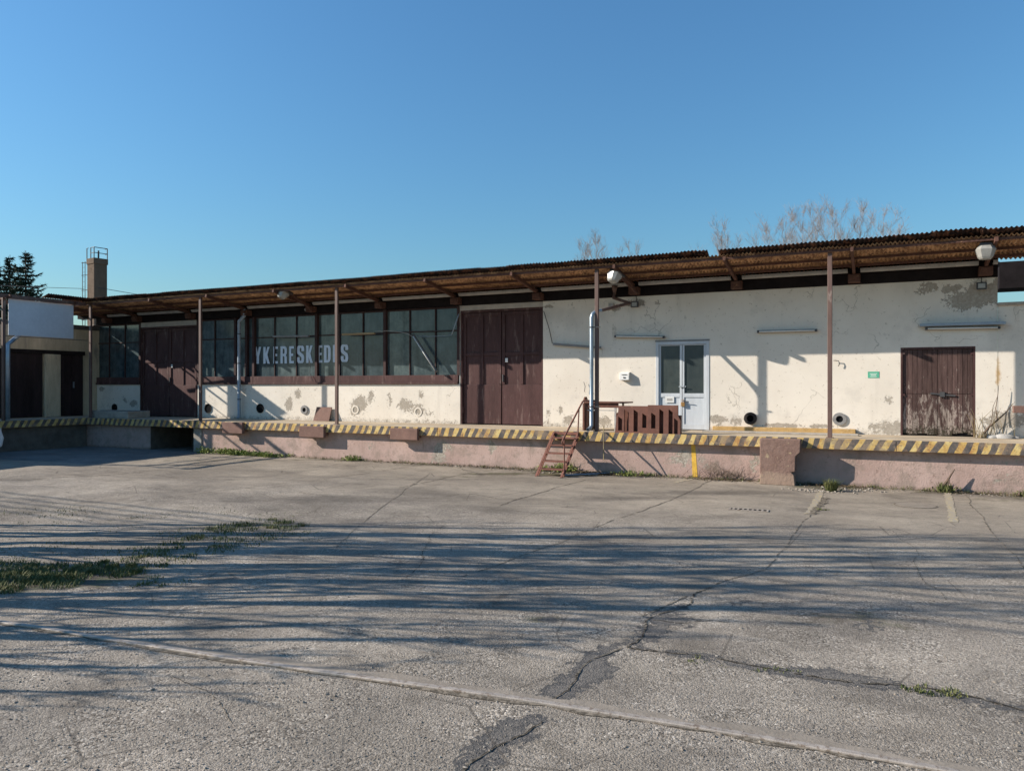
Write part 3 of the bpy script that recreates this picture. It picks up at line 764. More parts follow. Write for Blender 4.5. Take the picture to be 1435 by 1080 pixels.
# windows: frame, sill, every pane
def window(xs, thick, first=True):
    w = link('window', None, None); w.location = (xs[0], YW, SILL0); on(wh, w)
    wloc = Matrix.Translation(w.location)
    fr, pz = MB(), [(SILL1, TRANS), (TRANS, ZBEAM)]
    for i, x in enumerate(xs):
        if i == 0 and not first: continue
        hw = .042 if i in thick else .013
        y0 = YW - .012 if i in thick else YW + .045
        fr.box(x - hw, x + hw, y0, YW + .12, SILL1 - .01, ZBEAM - .004)
    fr.box(xs[0], xs[-1], YW + .054, YW + .11, TRANS - .016, TRANS + .016)
    fr.box(xs[0], xs[-1], YW + .052, YW + .11, ZBEAM - .05, ZBEAM - .006)
    o = fr.build('frame', M['winframe']); o.parent = w; o.matrix_parent_inverse = wloc.inverted()
    s = MB(); s.box(xs[0] + .001, xs[-1] - .001, YW - .05, YW + .20, SILL0 + .004, SILL0 + .06); s.box(xs[0] + .001, xs[-1] - .001, YW - .022, YW + .2, SILL0 + .0605, SILL1)
    o = s.build('sill', M['brown'], bevel=.004); o.parent = w; o.matrix_parent_inverse = wloc.inverted()
    for a, b in zip(xs[:-1], xs[1:]):
        for c, d in pz:
            q = MB(); dy = random.uniform(-.003, .006); ty = random.uniform(-.003, .006)
            q.quad((a, YW + .085 + dy, c), (b, YW + .085 + dy + ty, c), (b, YW + .085 + ty, d), (a, YW + .085, d))
            o = q.build('pane', M['pane'], fix=False); o.parent = w; o.matrix_parent_inverse = wloc.inverted()
    return w
window([XA0, X(151), X(173), XA1], (0, 3))
window([X(p) for p in (277.5, 299, 329.5)], (0, 2))
window([X(p) for p in (329.5, 345, 355)], (0, 1, 2), False)
window([X(p) for p in (355, 383, 413.5, 443)], (0, 3), False)
window([X(p) for p in (443, 474, 507, 539)], (0, 3), False)
window([X(p) for p in (539, 572.6, 608.7, 642.5)], (0, 3), False)
# lettering
LET = {'E': [[(0,0),(1,0),(1,.14),(.42,.14),(.42,.43),(.86,.43),(.86,.57),(.42,.57),(.42,.86),(1,.86),(1,1),(0,1)]],
       'Y': [[(0,1),(.34,1),(.5,.64),(.66,1),(1,1),(.68,.42),(.68,0),(.32,0),(.32,.42)]],
       'K': [[(0,0),(.36,0),(.36,.34),(.64,0),(1,0),(.63,.54),(.97,1),(.62,1),(.36,.62),(.36,1),(0,1)]],
       'R': [[(0,0),(.36,0),(.36,.42),(.52,.42),(.62,.36),(.64,0),(1,0),(.98,.37),(.85,.48),(.97,.57),(1,.68),(1,.84),(.9,.95),(.7,1),(0,1)], [(.36,.56),(.57,.57),(.64,.63),(.64,.79),(.57,.85),(.36,.86)]],
       'S': [[(0,.34),(0,.2),(.05,.08),(.2,0),(.8,0),(.95,.07),(1,.2),(1,.34),(.93,.46),(.72,.55),(.46,.64),(.38,.70),(.38,.81),(.44,.87),(.56,.87),(.62,.81),(.62,.68),(1,.68),(1,.82),(.95,.93),(.8,1),(.2,1),(.06,.94),(0,.82),(0,.66),(.06,.55),(.28,.46),(.55,.36),(.62,.30),(.62,.19),(.56,.13),(.44,.13),(.38,.19),(.38,.34)]],
       'D': [[(0,0),(.65,0),(.88,.06),(1,.2),(1,.8),(.88,.94),(.65,1),(0,1)], [(.38,.14),(.54,.14),(.62,.2),(.62,.8),(.54,.86),(.38,.86)]]}
LET['É'] = LET['E'] + [[(.30,1.06),(.58,1.06),(.98,1.19),(.62,1.19)]]
lt = link('lettering', None); lt.location = (X(357), YW, 2.6); on(wh, lt); lt['label'] = 'pale blue capital letters YKERESKEDÉS across the windows'
chars = [('Y', 356.5, 366, 486, 509.5), ('K', 369, 378, 486, 509.5), ('E', 383, 389.5, 485.5, 509.3), ('R', 393, 402, 485, 509.2), ('E', 405.3, 411.8, 485, 509), ('S', 416, 426.3, 484.3, 508.6), ('K', 429, 438.3, 484, 508.4),
         ('E', 445, 451.8, 483.8, 508), ('D', 454, 463.3, 483.5, 507.8), ('É', 466.5, 473.5, 483, 507.6), ('S', 477.5, 488, 482.6, 507)]
for ch, a, b, t0, t1 in chars:
    x0, x1 = X(a, YW+.07), X(b, YW+.07); z0, z1 = Z((a+b)/2, t1, YW+.07), Z((a+b)/2, t0, YW+.07)
    w, h = x1-x0, z1-z0
    cu = bpy.data.curves.new('letter', 'CURVE'); cu.dimensions = '2D'; cu.fill_mode = 'BOTH'; cu.extrude = .0015
    for loop in LET[ch]:
        sp = cu.splines.new('POLY'); sp.points.add(len(loop)-1); sp.use_cyclic_u = True
        for q, (a_, b_) in zip(sp.points, loop): q.co = (a_*w, b_*h, 0, 1)
    cu.materials.append(M['letter'])
    tmp = bpy.data.objects.new('tmp', cu); me = bpy.data.meshes.new_from_object(tmp); bpy.data.objects.remove(tmp); bpy.data.curves.remove(cu); me.name = 'letter'
    o = link('letter', me); o.rotation_euler = (R(90), 0, 0); o.location = (x0, YW + .072, z0)
    o.parent = lt; o.matrix_parent_inverse = Matrix.Translation(lt.location).inverted()
# big brown double doors
def big_door(x0, x1, z1, name, label, lint=True):
    d = link(name, None); d.location = (x0, YW, ZP); on(wh, d); d['label'] = label; inv = Matrix.Translation(d.location).inverted()
    def sub(mb, nm, mat, bev=.004):
        o = mb.build(nm, mat, bevel=bev); o.parent = d; o.matrix_parent_inverse = inv; return o
    fr = MB(); fr.box(x0, x0+.05, YW+.01, YW+.16, ZP, z1); fr.box(x1-.05, x1, YW+.01, YW+.16, ZP, z1); fr.box(x0+.05, x1-.05, YW+.01, YW+.16, z1-.06, z1)
    sub(fr, 'frame', M['brown'])
    xm = (x0+x1)/2
    for side, (a, b) in enumerate(((x0+.055, xm-.012), (xm+.012, x1-.055))):
        lf = MB(); lf.box(a, b, YW+.085, YW+.125, ZP+.02, z1-.065); sub(lf, 'leaf', M['brown'])
        zt = z1-.065; zm, zl = ZP + (z1-ZP)*.615, ZP + (z1-ZP)*.335
        rails = MB(); w = .085; mid = (a+b)/2
        for q in (a+w/2, mid, b-w/2):
            rails.box(q-w/2, q+w/2, YW+.055, YW+.084, zl+.05, zt-.005)
        for q0, q1 in ((a, mid), (mid, b)):
            for zz in (zt-.05, zm, ):
                rails.box(q0+w*.5+.001+ (w*.5 if q0 == a else 0), q1-w*.5-.001-(w*.5 if q1 == b else 0), YW+.06, YW+.084, zz-.045, zz+.04)
        sub(rails, 'rail', M['brown'])
        kp = MB(); kp.box(a+.004, b-.004, YW+.066, YW+.084, ZP+.03, zl+.04); sub(kp, 'kick_plate', M['brown'])
        if side == 1:
            hd = MB(); hd.box(a+.02, a+.05, YW+.03, YW+.084, zl+.12, zl+.30); sub(hd, 'handle', M['darkgrey'])
            pn = MB(); pn.box(a+.10, a+.17, YW+.045, YW+.056, zl+.62, zl+.72); sub(pn, 'paper_note', M['paper'], 0)
        else:
            for zz in (ZP+.3, ZP+1.2, z1-.5):
                hg = MB(); hg.box(a-.02, a+.02, YW+.02, YW+.06, zz, zz+.16); sub(hg, 'hinge', M['brown'])
    if lint:
        l = MB(); l.box(x0, x1, YW+.004, YW+.2, z1+.002, ZBEAM-.002); sub(l, 'lintel', M['palelintel'])
big_door(XA1+.005, XDA1-.06, 3.86, 'double_door', 'tall brown double door between the two windows at the left end')
big_door(DB0, DB1, DBZ, 'double_door', 'tall brown panelled double door in the middle of the wall')
# pale blue door with two dark panes
bd = link('glazed_door', None); bd.location = (BD0, YW, ZP); on(wh, bd); bd['label'] = 'pale blue-grey double door with two dark glass panes'; binv = Matrix.Translation(bd.location).inverted()
def bsub(mb, nm, mat, bev=.004):
    o = mb.build(nm, mat, bevel=bev); o.parent = bd; o.matrix_parent_inverse = binv; return o
fr = MB(); fr.box(BD0, BD0+.07, YW-.012, YW+.14, ZP, BDZ); fr.box(BD1-.07, BD1, YW-.012, YW+.14, ZP, BDZ); fr.box(BD0+.07, BD1-.07, YW-.012, YW+.14, BDZ-.07, BDZ); bsub(fr, 'frame', M['bluedoor'])
gz0, gz1 = Z(955, 551), Z(955, 484)
xm = (BD0+BD1)/2
for k, (a, b, ga, gb) in enumerate(((BD0+.074, xm-.006, X(926), X(952.5)), (xm+.006, BD1-.074, X(958.8), X(986)))):
    lf = MB()
    lf.box(a, ga, YW+.012, YW+.055, ZP+.015, BDZ-.075); lf.box(gb, b, YW+.012, YW+.055, ZP+.015, BDZ-.075)
    lf.box(ga, gb, YW+.012, YW+.055, gz1, BDZ-.075); lf.box(ga, gb, YW+.012, YW+.055, gz0-.09, gz0); lf.box(ga, gb, YW+.012, YW+.055, ZP+.015, ZP+.13)
    bsub(lf, 'leaf', M['bluedoor'], .003)
    pn = MB(); pn.box(ga+.001, gb-.001, YW+.028, YW+.045, ZP+.131, gz0-.091); bsub(pn, 'panel', M['bluedoor'], .003)
    gl = MB(); gl.quad((ga, YW+.038, gz0), (gb, YW+.038, gz0), (gb, YW+.038, gz1), (ga, YW+.038, gz1)); bsub(gl, 'pane', M['doorglass'], 0)
hn = MB(); hn.tube([(xm+.03, YW+.012, 1.56), (xm+.03, YW-.04, 1.56), (xm+.16, YW-.045, 1.55)], .010, 6); bsub(hn, 'handle', M['darkgrey'], 0)
pl = MB(); pl.box(xm-.02, xm+.06, YW-.03, YW+.005, 1.44, 1.53); pl.tube([(xm, YW-.012, 1.53), (xm, YW-.012, 1.60), (xm+.04, YW-.012, 1.60), (xm+.04, YW-.012, 1.53)], .008, 6); bsub(pl, 'padlock', M['brass'], .004)
ch = MB()
for k in range(5): ch.tube([(xm-.07+k*.035, YW-.014, 1.885+(k % 2)*.014), (xm-.045+k*.035, YW-.016, 1.895-(k % 2)*.012)], .011, 6)
bsub(ch, 'chain', M['zinc'], 0)
pp = MB(); pp.box(X(932), X(944.5), YW+.006, YW+.009, Z(938, 564), Z(938, 555.5)); bsub(pp, 'notice', M['paper'], 0)
pp = MB(); pp.box(X(934.5), X(942), YW+.004, YW+.0055, Z(938, 561.5), Z(938, 558)); bsub(pp, 'notice_print', M['gutter'], 0)
m = MB(); m.box(BD0-.01, BD1+.01, YW-.02, YW-.004, BDZ+.004, BDZ+.035); on(wh, m.build('lintel_edge', M['ringgrey']))
# weathered plank door
pd = link('plank_door', None); pd.location = (PD0, YW, ZP); on(wh, pd); pd['label'] = 'weathered brown plank double door, paint flaking towards the bottom'; pinv = Matrix.Translation(pd.location).inverted()
def psub(o): o.parent = pd; o.matrix_parent_inverse = pinv; return o
fr = MB(); fr.box(PD0, PD0+.035, YW+.0, YW+.14, ZP, PDZ); fr.box(PD1-.035, PD1, YW+.0, YW+.14, ZP, PDZ); fr.box(PD0+.035, PD1-.035, YW+.0, YW+.14, PDZ-.04, PDZ); psub(fr.build('frame', M['brown']))
npl = 14; a0, a1 = PD0+.038, PD1-.038
for i in range(npl):
    q0 = a0 + (a1-a0)*i/npl; q1 = a0 + (a1-a0)*(i+1)/npl; g = .006 if i in (7,) else .0025
    zmid = ZP + (PDZ-ZP)*.475
    zb = ZP + random.uniform(.008, .05) + (.03 if i > 9 else 0)
    dy = random.uniform(-.004, .004)
    for c, d in ((zb, zmid-.004), (zmid+.004, PDZ-.044)):
        m = MB(); m.box(q0+g, q1-.0025, YW+.03+dy, YW+.055, c, d); psub(m.build('plank', M['plank'], bevel=.003))
m = MB(); m.box(a0, a1, YW+.056, YW+.07, ZP+.02, PDZ-.045); psub(m.build('backing', M['black']))
m = MB(); m.bar((X(1304), YW+.012, Z(1304, 551)), (X(1339), YW+.010, Z(1339, 554.5)), .02, .03); m.box(X(1317), X(1324), YW-.01, YW+.024, Z(1320, 556), Z(1320, 549)); psub(m.build('hasp', M['darkgrey']))
for px, py in ((1264, 495), (1264, 553), (1362, 495), (1362, 553)):
    m = MB(); m.box(X(px)-.02, X(px)+.05, YW+.006, YW+.024, Z(px, py)-.02, Z(px, py)+.02); psub(m.build('hinge', M['brown'])) 
# round vents
def vent(px, py, r, rim, mat, rough=0.0):
    cx, cz = X(px), Z(px, py)
    v = link('vent', None); v.location = (cx, YW, cz); on(wh, v); inv = Matrix.Translation(v.location).inverted()
    o = ring(cx, cz, YW - .002, r, rim, .03 + rough).build('ring', mat, smooth=False); o.parent = v; o.matrix_parent_inverse = inv
    d = MB(); d.prism([(r*1.02*math.cos(2*math.pi*k/20), r*1.02*math.sin(2*math.pi*k/20)) for k in range(20)], lambda a, b: (cx+a, YW-.006, cz+b), lambda a, b: (cx+a, YW-.004, cz+b))
    o = d.build('hole', M['black']); o.parent = v; o.matrix_parent_inverse = inv
vent(161, 571, .11, .13, M['ringblack']); vent(292, 572, .13, .145, M['ringblack']); vent(365, 572, .125, .14, M['ringblack'])
vent(427, 574, .065, .13, M['ringgrey']); vent(1052, 586, .075, .135, M['ringblack'], .06); vent(1176.5, 587, .07, .135, M['ringgrey'])
for px, py in ((498, 574), (586, 577)):
    cx, cz = X(px), Z(px, py); on(wh, ring(cx, cz, YW - .001, .085, .125, .010).build('filled_vent_ring', M['wall']))

# lower yard wall past the warehouse's right end
yw = thing('yard_wall', 'lower cream wall continuing past the right end of the warehouse', 'wall', loc=(XR, YW, ZP))
zt = Z(1410, 428)
o = attr_grid(steps(XR + .002, 9.0, .1), steps(ZP, zt, .1), YW + .004, lambda x, z: False, {'peel': lambda x, z: max(P1(x, z), .34*sstep(ZP+.3, ZP, z)), 'grime': lambda x, z: max(P2(x, z), .5*sstep(ZP+.25, ZP, z)), 'rust': P3}, 'wall_face', M['wall'])
on(yw, o)
m = MB(); m.box(XR + .06, 9.0, YW + .008, YW + .3, ZP, zt - .002); on(yw, m.build('core', M['sidewall']))
m = MB(); m.box(XR + .003, 9.0, YW - .06, YW + .32, zt, zt + .06); on(yw, m.build('coping', M['concrete'], bevel=.01))
# far shed whose dark roof underside shows above the wall
sh = thing('far_shed', 'dark open shed roof glimpsed above the low wall at the right edge', 'shed', loc=(X(1420, 23), 23, 0))
m = MB(); z0 = Z(1405, 404, 21.0); m.box(X(1400.5, 21), 14, 21.0, 21.9, z0, z0 + .62); on(sh, m.build('roof', M['beamdark']))
for q in (7.5, 13):
    m = MB(); m.box(q, q + .12, 21.3, 21.42, 0, z0); on(sh, m.build('post', M['darkgrey']))

# ------------------------------------------------------------------ canopy
cn = thing('canopy', 'long rusty corrugated canopy on thin brown posts over the dock', 'canopy', loc=(-9, YP, ZP))
CXL, CXR = XL - .78, 8.6
def zc(y): return 4.335 + (17.2 - y) * .135
PITCH = .076; NW = 11; SW = PITCH * NW
def sheet_mesh(name, y0, z0, y1, z1, waves, amp, mat, thick=.004, ny=1):
    m = MB(); per = 8; n = waves * per; V = {}
    for lay in (0, 1):
        for j in range(ny+1):
            for i in range(n+1):
                f = j/ny; x = PITCH*i/per
                V[(lay, j, i)] = len(m.v)
                m.v.append((x, y0+(y1-y0)*f, z0+(z1-z0)*f + amp*math.cos(2*math.pi*i/per) + lay*thick))
    for j in range(ny):
        for i in range(n):
            m.f.append((V[0,j,i], V[0,j+1,i], V[0,j+1,i+1], V[0,j,i+1])); m.f.append((V[1,j,i], V[1,j,i+1], V[1,j+1,i+1], V[1,j+1,i]))
    for j in (0, ny):
        for i in range(n): m.f.append((V[0,j,i], V[0,j,i+1], V[1,j,i+1], V[1,j,i]))
    for i in (0, n):
        for j in range(ny): m.f.append((V[0,j,i], V[0,j+1,i], V[1,j+1,i], V[1,j,i]))
    return m.mesh(name, mat, True)
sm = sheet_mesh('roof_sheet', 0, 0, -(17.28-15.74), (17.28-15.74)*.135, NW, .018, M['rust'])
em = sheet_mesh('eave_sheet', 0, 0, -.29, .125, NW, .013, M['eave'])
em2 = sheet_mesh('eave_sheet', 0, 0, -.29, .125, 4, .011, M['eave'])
x = CXL; k = 0
while x < CXR:
    o = link('roof_sheet', sm); o.location = (x, 17.28, zc(17.28) + .030 + random.uniform(-.002, .002) + (k % 2)*.004); o.rotation_euler = (random.uniform(-.004, .004), random.uniform(-.003, .003), 0); on(cn, o)
    x += SW - PITCH; k += 1
gap0, gap1 = X(988, 15.65), X(1006, 15.65)
x = CXL; k = 0
runs = [(CXL, gap0), (gap1, CXR)]
for r0, r1 in runs:
    x = r0; k = 0
    while x < r1 - .01:
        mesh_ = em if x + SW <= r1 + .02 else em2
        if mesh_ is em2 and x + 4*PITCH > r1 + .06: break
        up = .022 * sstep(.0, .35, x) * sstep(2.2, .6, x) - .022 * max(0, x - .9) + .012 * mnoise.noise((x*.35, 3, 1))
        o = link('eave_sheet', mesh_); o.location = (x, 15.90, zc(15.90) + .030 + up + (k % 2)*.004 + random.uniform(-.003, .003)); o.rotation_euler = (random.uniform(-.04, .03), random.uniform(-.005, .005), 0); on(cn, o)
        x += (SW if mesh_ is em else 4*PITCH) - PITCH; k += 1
for y, w, h in ((15.79, .045, .045), (16.38, .045, .05), (16.88, .045, .05)):
    m = MB(); m.bar((CXL, y, zc(y) - .02), (CXR, y, zc(y) - .02), w, h); on(cn, m.build('purlin', M['purlin']))
raf = [150, 192, 267, 345, 436, 533, 639, 754, 889, 1032.6, 1197, 1381]
rxs = [X(p, 17.2) for p in raf] + [4.6, 6.9]
for q in rxs:
    m = MB(); m.bar((q, 17.16, zc(17.16) - .105), (q, 15.66, zc(15.66) - .055), .055, .085); r_ = on(cn, m.build('rafter', M['purlin']))
    m = MB(); m.box(q-.115, q+.115, 17.09, YW-.037, 4.045, 4.215); m.box(q-.09, q+.09, 17.05, 17.089, 4.10, 4.19)
    on(cn, m.build('bracket', M['purlin'], bevel=.006))
m = MB()
gxs = sorted([CXL + 1.3] + [v for q in rxs if CXL+1.5 < q < XR for v in (q-.12, q+.12)] + [XR - .02])
for a, b in zip(gxs[0::2], gxs[1::2]):
    if b - a > .05: 
        g = MB(); zg = zc(17.2) - .012
        n = 6; P = [(17.235 - .06*math.cos(math.pi*i/n) - .06, zg - .045*math.sin(math.pi*i/n) - .035) for i in range(n+1)]
        for (ya, za), (yb, zb) in zip(P[:-1], P[1:]): g.quad((a, ya, za), (b, ya, za), (b, yb, zb), (a, yb, zb))
        g.box(a, b, 17.108, 17.118, zg - .045, zg - .0)
        on(cn, g.build('gutter', M['gutter'], fix=False))
POSTS = [127, 281, 472, 836.5, 1163]
PX = [X(p, YP) for p in POSTS] + [3.9]
for q in PX:
    m = MB(); m.box(q-.042, q+.042, YP-.03, YP+.03, ZP+.001, zc(YP)-.035); m.box(q-.07, q+.07, YP-.06, YP+.06, ZP+.001, ZP+.016)
    on(cn, m.build('post', M['post'], bevel=.006))

# ------------------------------------------------------------------ side building, its dock arm and its half-stripped canopy
sb = thing('side_building', 'low dim ochre side building with dark brown doors at the left edge', 'building', loc=(XL, 13, 0))
SBZ, SBY = 3.97, 8.4
m = MB(); m.box(XL-7, XL-.004, SBY, YW+.3, 0, SBZ-.15); on(sb, m.build('wall', M['sidewall']))
m = MB(); m.box(XL-7.1, XL+.02, SBY-.05, YW+6, SBZ-.149, SBZ); on(sb, m.build('roof', M['roof'], bevel=.01))
dz = ZL(60, 496)
for a, b in ((13.0, YL(58.5)), (YL(83.5), YL(115))):
    d = link('door', None); d.location = (XL, a, ZP); on(sb, d); inv = Matrix.Translation(d.location).inverted()
    for q0, q1 in ((a, (a+b)/2-.005), ((a+b)/2+.005, b)):
        m = MB(); m.box(XL, XL+.05, q0, q1, ZP+.01, dz); o = m.build('leaf', M['annexdoor'], bevel=.006); o.parent = d; o.matrix_parent_inverse = inv
    m = MB(); m.box(XL+.05, XL+.09, (a+b)/2+.03, (a+b)/2+.06, ZP+.95, ZP+1.15); o = m.build('handle', M['zinc']); o.parent = d; o.matrix_parent_inverse = inv
m = MB(); m.box(XL, XL+.09, 12.8, YL(117), dz+.004, dz+.13); on(sb, m.build('lintel', M['beamdark']))
m = MB(); m.box(XL, XL+.10, YL(60.5), YL(82.5), ZP+.002, dz); on(sb, m.build('pier', M['sidewall'], bevel=.01))
sc = thing('side_canopy', 'bare rusty canopy frame along the side building at the left edge', 'canopy', loc=(XL, 13, ZP))
SPX = -22.75
PYS = [YL(5, SPX), 9.6]
for q in PYS:
    m = MB(); m.box(SPX-.035, SPX+.035, q-.042, q+.042, ZP, 4.46); on(sc, m.build('post', M['post'], bevel=.006))
m = MB(); m.bar((-22.62, 8.6, 4.50), (-22.62, 15.7, 4.50), .05, .11); on(sc, m.build('front_beam', M['brownsteel']))
for q in (-23.3, -23.9):
    m = MB(); m.bar((q, 8.6, 4.42), (q, 15.9, 4.42), .04, .05); on(sc, m.build('purlin', M['purlin']))
for q in (8.8, 11.2, 13.3, 15.3):
    m = MB(); m.bar((XL-.3, q, 4.28), (-22.45, q, 4.50), .05, .08); on(sc, m.build('rafter', M['purlin']))
m = MB(); m.bar((SPX, PYS[0], 3.36), (SPX, 15.85, 3.36), .02, .02); on(sc, m.build('tie_rod', M['darkgrey']))
sm2 = sheet_mesh('eave_sheet', 0, 0, -.34, .10, 9, .011, M['eave'])
for q in (14.98, 14.36):
    o = link('eave_sheet', sm2); o.rotation_euler = (0, 0, R(90)); o.location = (-22.72, q, 4.575); on(sc, o)
bo = MB(); bo.box(SPX+.045, SPX+.07, YL(10, SPX), YL(101, SPX), 3.385, 4.44)
tag(bo.build('blank_board', M['panelwhite'], bevel=.003), 'large blank bluish white board hung under the side canopy at the left edge', 'board')
dp_ = MB(); yq = YL(9.5, SPX+.05)
dp_.tube([(XL+.2, yq+1.6, 3.85), (XL+.5, yq+1.2, 3.60), (SPX+.10, yq+.12, 3.22), (SPX+.10, yq, 3.12), (SPX+.10, yq, 2.6), (SPX+.10, yq, ZP+.03)], .06, 10)
tag(dp_.build('downpipe', M['zinc'], smooth=True), 'grey downpipe with a slanting top beside the blank white board', 'downpipe', 'downpipes')

# ------------------------------------------------------------------ downpipes on the warehouse
q = X(335, 17.22)
m = MB(); m.tube([(X(343, 17.12), 17.12, 4.24), (X(343, 17.12), 17.12, 4.12), (X(342, 17.15), 17.15, 4.03), (q+.02, 17.2, 3.88), (q, 17.22, 3.78), (q, 17.22, 2.5), (q, 17.22, ZP+.08), (q+.02, 17.15, ZP+.03)], .05, 10)
dpo = thing('downpipe', 'blue-grey downpipe running down the front of the big window near the first post', 'downpipe', 'downpipes', (q, 17.22, ZP))
on(dpo, m.build('pipe', M['bluepipe'], smooth=True))
for zz in (1.5, 2.6, 3.5):
    b_ = MB(); b_.tube([(q, 17.22, zz-.015), (q, 17.22, zz+.015)], .056, 10); on(dpo, b_.build('clip', M['darkgrey']))
q = X(829, 15.80)
m = MB(); xt = X(861, 17.1)
m.tube([(xt, 17.12, 4.26), (xt, 17.12, 4.10), (xt-.01, 17.06, 3.98), (q+.62, 16.6, 3.78), (q+.17, 15.97, 3.58)], .036, 10, cap=False)
mq = MB(); mq.tube([(q+.17, 15.97, 3.58), (q+.06, 15.86, 3.54), (q+.02, 15.82, 3.50), (q, 15.80, 3.42), (q, 15.80, 2.2), (q, 15.80, 1.04), (q-.02, 15.75, .97), (q-.05, 15.68, .945)], .043, 12, cap=False)
dpo = thing('downpipe', 'shiny galvanised downpipe beside the middle post at the stairs', 'downpipe', 'downpipes', (q, 15.8, ZP))
on(dpo, mq.build('pipe', M['zinc'], smooth=True)); on(dpo, m.build('offset_pipe', M['post'], smooth=True))
m = MB(); m.tube([(xt, 17.12, 4.27), (xt, 17.12, 4.20), (xt, 17.12, 4.12)], [.075, .06, .04], 10); on(dpo, m.build('hopper', M['post'], smooth=True))
for zz in (1.45, 3.2):
    b_ = MB(); b_.tube([(q, 15.80, zz-.015), (q, 15.80, zz+.015)], .049, 10); b_.box(q, q+.2, 15.795, 15.81, zz-.012, zz+.012); on(dpo, b_.build('clip', M['darkgrey']))

# ------------------------------------------------------------------ lamps and fittings
def big_lamp(px, py, label, tilt=0, turn=0, y=15.92):
    t_, kk = kt(px); x, z = X(px, y), Z(px, py, y)
    L = thing('canopy_lamp', label, 'lamp', 'lamps under the canopy edge', (x, y, z)); L.rotation_euler = (R(tilt), 0, R(turn)); L.scale = (.86, .86, .86)
    h = MB(); h.prism([(-.17, .15), (.17, .15), (.14, .21), (-.14, .21)], lambda a, b: (a*.75, -.12, b), lambda a, b: (a*.75, .26, b)); o = h.build('housing', M['darkgrey'], L, bevel=.012)
    b = MB(); rows = [(.135, .13, .150), (.185, .17, .075), (.175, .16, .04), (.135, .12, -.08), (.105, .095, -.12), (.085, .075, -.13)]
    for hx, hy, zz in rows:
        for sx, sy in ((-1, -.55), (-.55, -1), (.55, -1), (1, -.55), (1, .55), (.55, 1), (-.55, 1), (-1, .55)): b.v.append((sx*hx, sy*hy, zz))
    for i in range(len(rows)-1):
        for q in range(8): b.f.append((i*8+q, i*8+(q+1) % 8, (i+1)*8+(q+1) % 8, (i+1)*8+q))
    b.f.append(tuple((len(rows)-1)*8+q for q in range(8))); b.f.append(tuple(range(8)))
    b.build('bowl', M['lampbowl'], L)
    a = MB(); a.bar((0, .2, .17), (.02, .95, .10), .05, .05); a.build('arm', M['purlin'], L)
big_lamp(396, 413, 'canopy lamp with pale bowl above the window lettering', -28, -25)
big_lamp(860, 389, 'canopy lamp with pale bowl beside the middle post', -28, -25)
big_lamp(1381, 355, 'canopy lamp with pale bowl near the right edge, largest of three')
def tube_light(pa, pb, py_a, py_b, label, body, tube, y=YW-.05, h=.055, hang=None):
    a = Vector((X(pa, y), y, Z(pa, py_a, y))); b = Vector((X(pb, y), y, Z(pb, py_b, y)))
    L = thing('tube_light', label, 'tube light', 'tube lights on the wall', tuple((a+b)/2))
    c = (a+b)/2; a -= c; b -= c; d = (b-a).normalized()
    m = MB(); m.bar(a, b, .07, h); m.build('body', body, L, bevel=.006)
    if tube:
        m = MB(); m.tube([a+d*.05+Vector((0, -.052, -.004)), b-d*.05+Vector((0, -.052, -.004))], .017, 8); m.build('tube', tube, L, smooth=True)
        m = MB(); 
        for e in (a+d*.025, b-d*.025): m.bar(e+Vector((0, -.037, -.004)), e+Vector((0, -.07, -.004)), .03, .05)
        m.build('end_cap', M['darkgrey'], L)
    return L
tube_light(861.5, 932, 471.2, 472.3, 'slim tube light on the wall left of the blue-grey door', M['fixture'], M['tubewhite'])
tube_light(1061, 1145.5, 464.8, 462.7, 'slim tube light on the wall right of the blue-grey door', M['fixture'], M['tubewhite'])
tube_light(1296, 1402, 460.5, 458.8, 'pale tube light under the grey tray above the plank door', M['fixture'], M['tubewhite'])
m = MB(); yq = YW-.09; m.bar((X(1289, yq), yq, Z(1289, 456, yq)), (X(1409, yq), yq, Z(1409, 452.7, yq)), .17, .05)
tag(m.build('cable_tray', M['bluepipe'], bevel=.004), 'grey metal tray on the wall above the plank door', 'tray')
tube_light(383, 433, 471.5, 470.8, 'tube light hung in front of the window above the lettering', M['fixture'], None, YW-.12)
tube_light(480, 525, 468.6, 467, 'yellowed tube light in front of the window right of the second post', M['fixbrown'], None, YW-.12)
tube_light(579, 612, 469, 520.5, 'broken tube light hanging at a slant in front of the window', M['fixture'], M['tubewhite'], YW-.14)
m = MB(); yq = YW-.06; m.bar((X(775, yq), yq, Z(775, 482, yq)), (X(842, yq), yq, Z(842, 487, yq)), .05, .055)
tag(m.build('conduit', M['fixture'], bevel=.005), 'short grey conduit on the wall right of the big brown door', 'conduit')
def cable(pts, label, r=.008, y=YW-.05, mat='darkgrey'):
    m = MB(); m.tube([(X(a, y+dy), y+dy, Z(a, b, y+dy)) for a, b, dy in pts], r, 6)
    tag(m.build('cable', M[mat], smooth=True), label, 'cable')
cable([(525, 464.5, -.06), (545, 463.5, -.06), (560, 465, -.07), (571, 467.5, -.08), (577, 471, -.09)], 'thin pale cable leading to the slanting broken tube light', .008, mat='gutter')
cable([(575, 464, 0), (600, 464.5, 0), (634, 463, 0)], 'thin dark cable across the last window pane', .008)
cable([(643, 440, -.02), (633, 469, -.05)], 'grey strut sloping across the corner of the last window', .016, mat='bluepipe')
cable([(576, 471, -.03), (605, 471.5, -.03), (633, 469.5, -.05)], 'thin grey wire below the dark cable on the last window', .007, mat='bluepipe')
cable([(762, 436, 0), (770, 462, 0), (774, 481, 0)], 'dark cable dropping from the beam to the short conduit', .009)
cable([(433, 505, 0), (435, 512, 0), (434, 522, 0), (437, 531, -.02), (439, 534, -.02)], 'short hooked cable hanging below the lettering', .007)
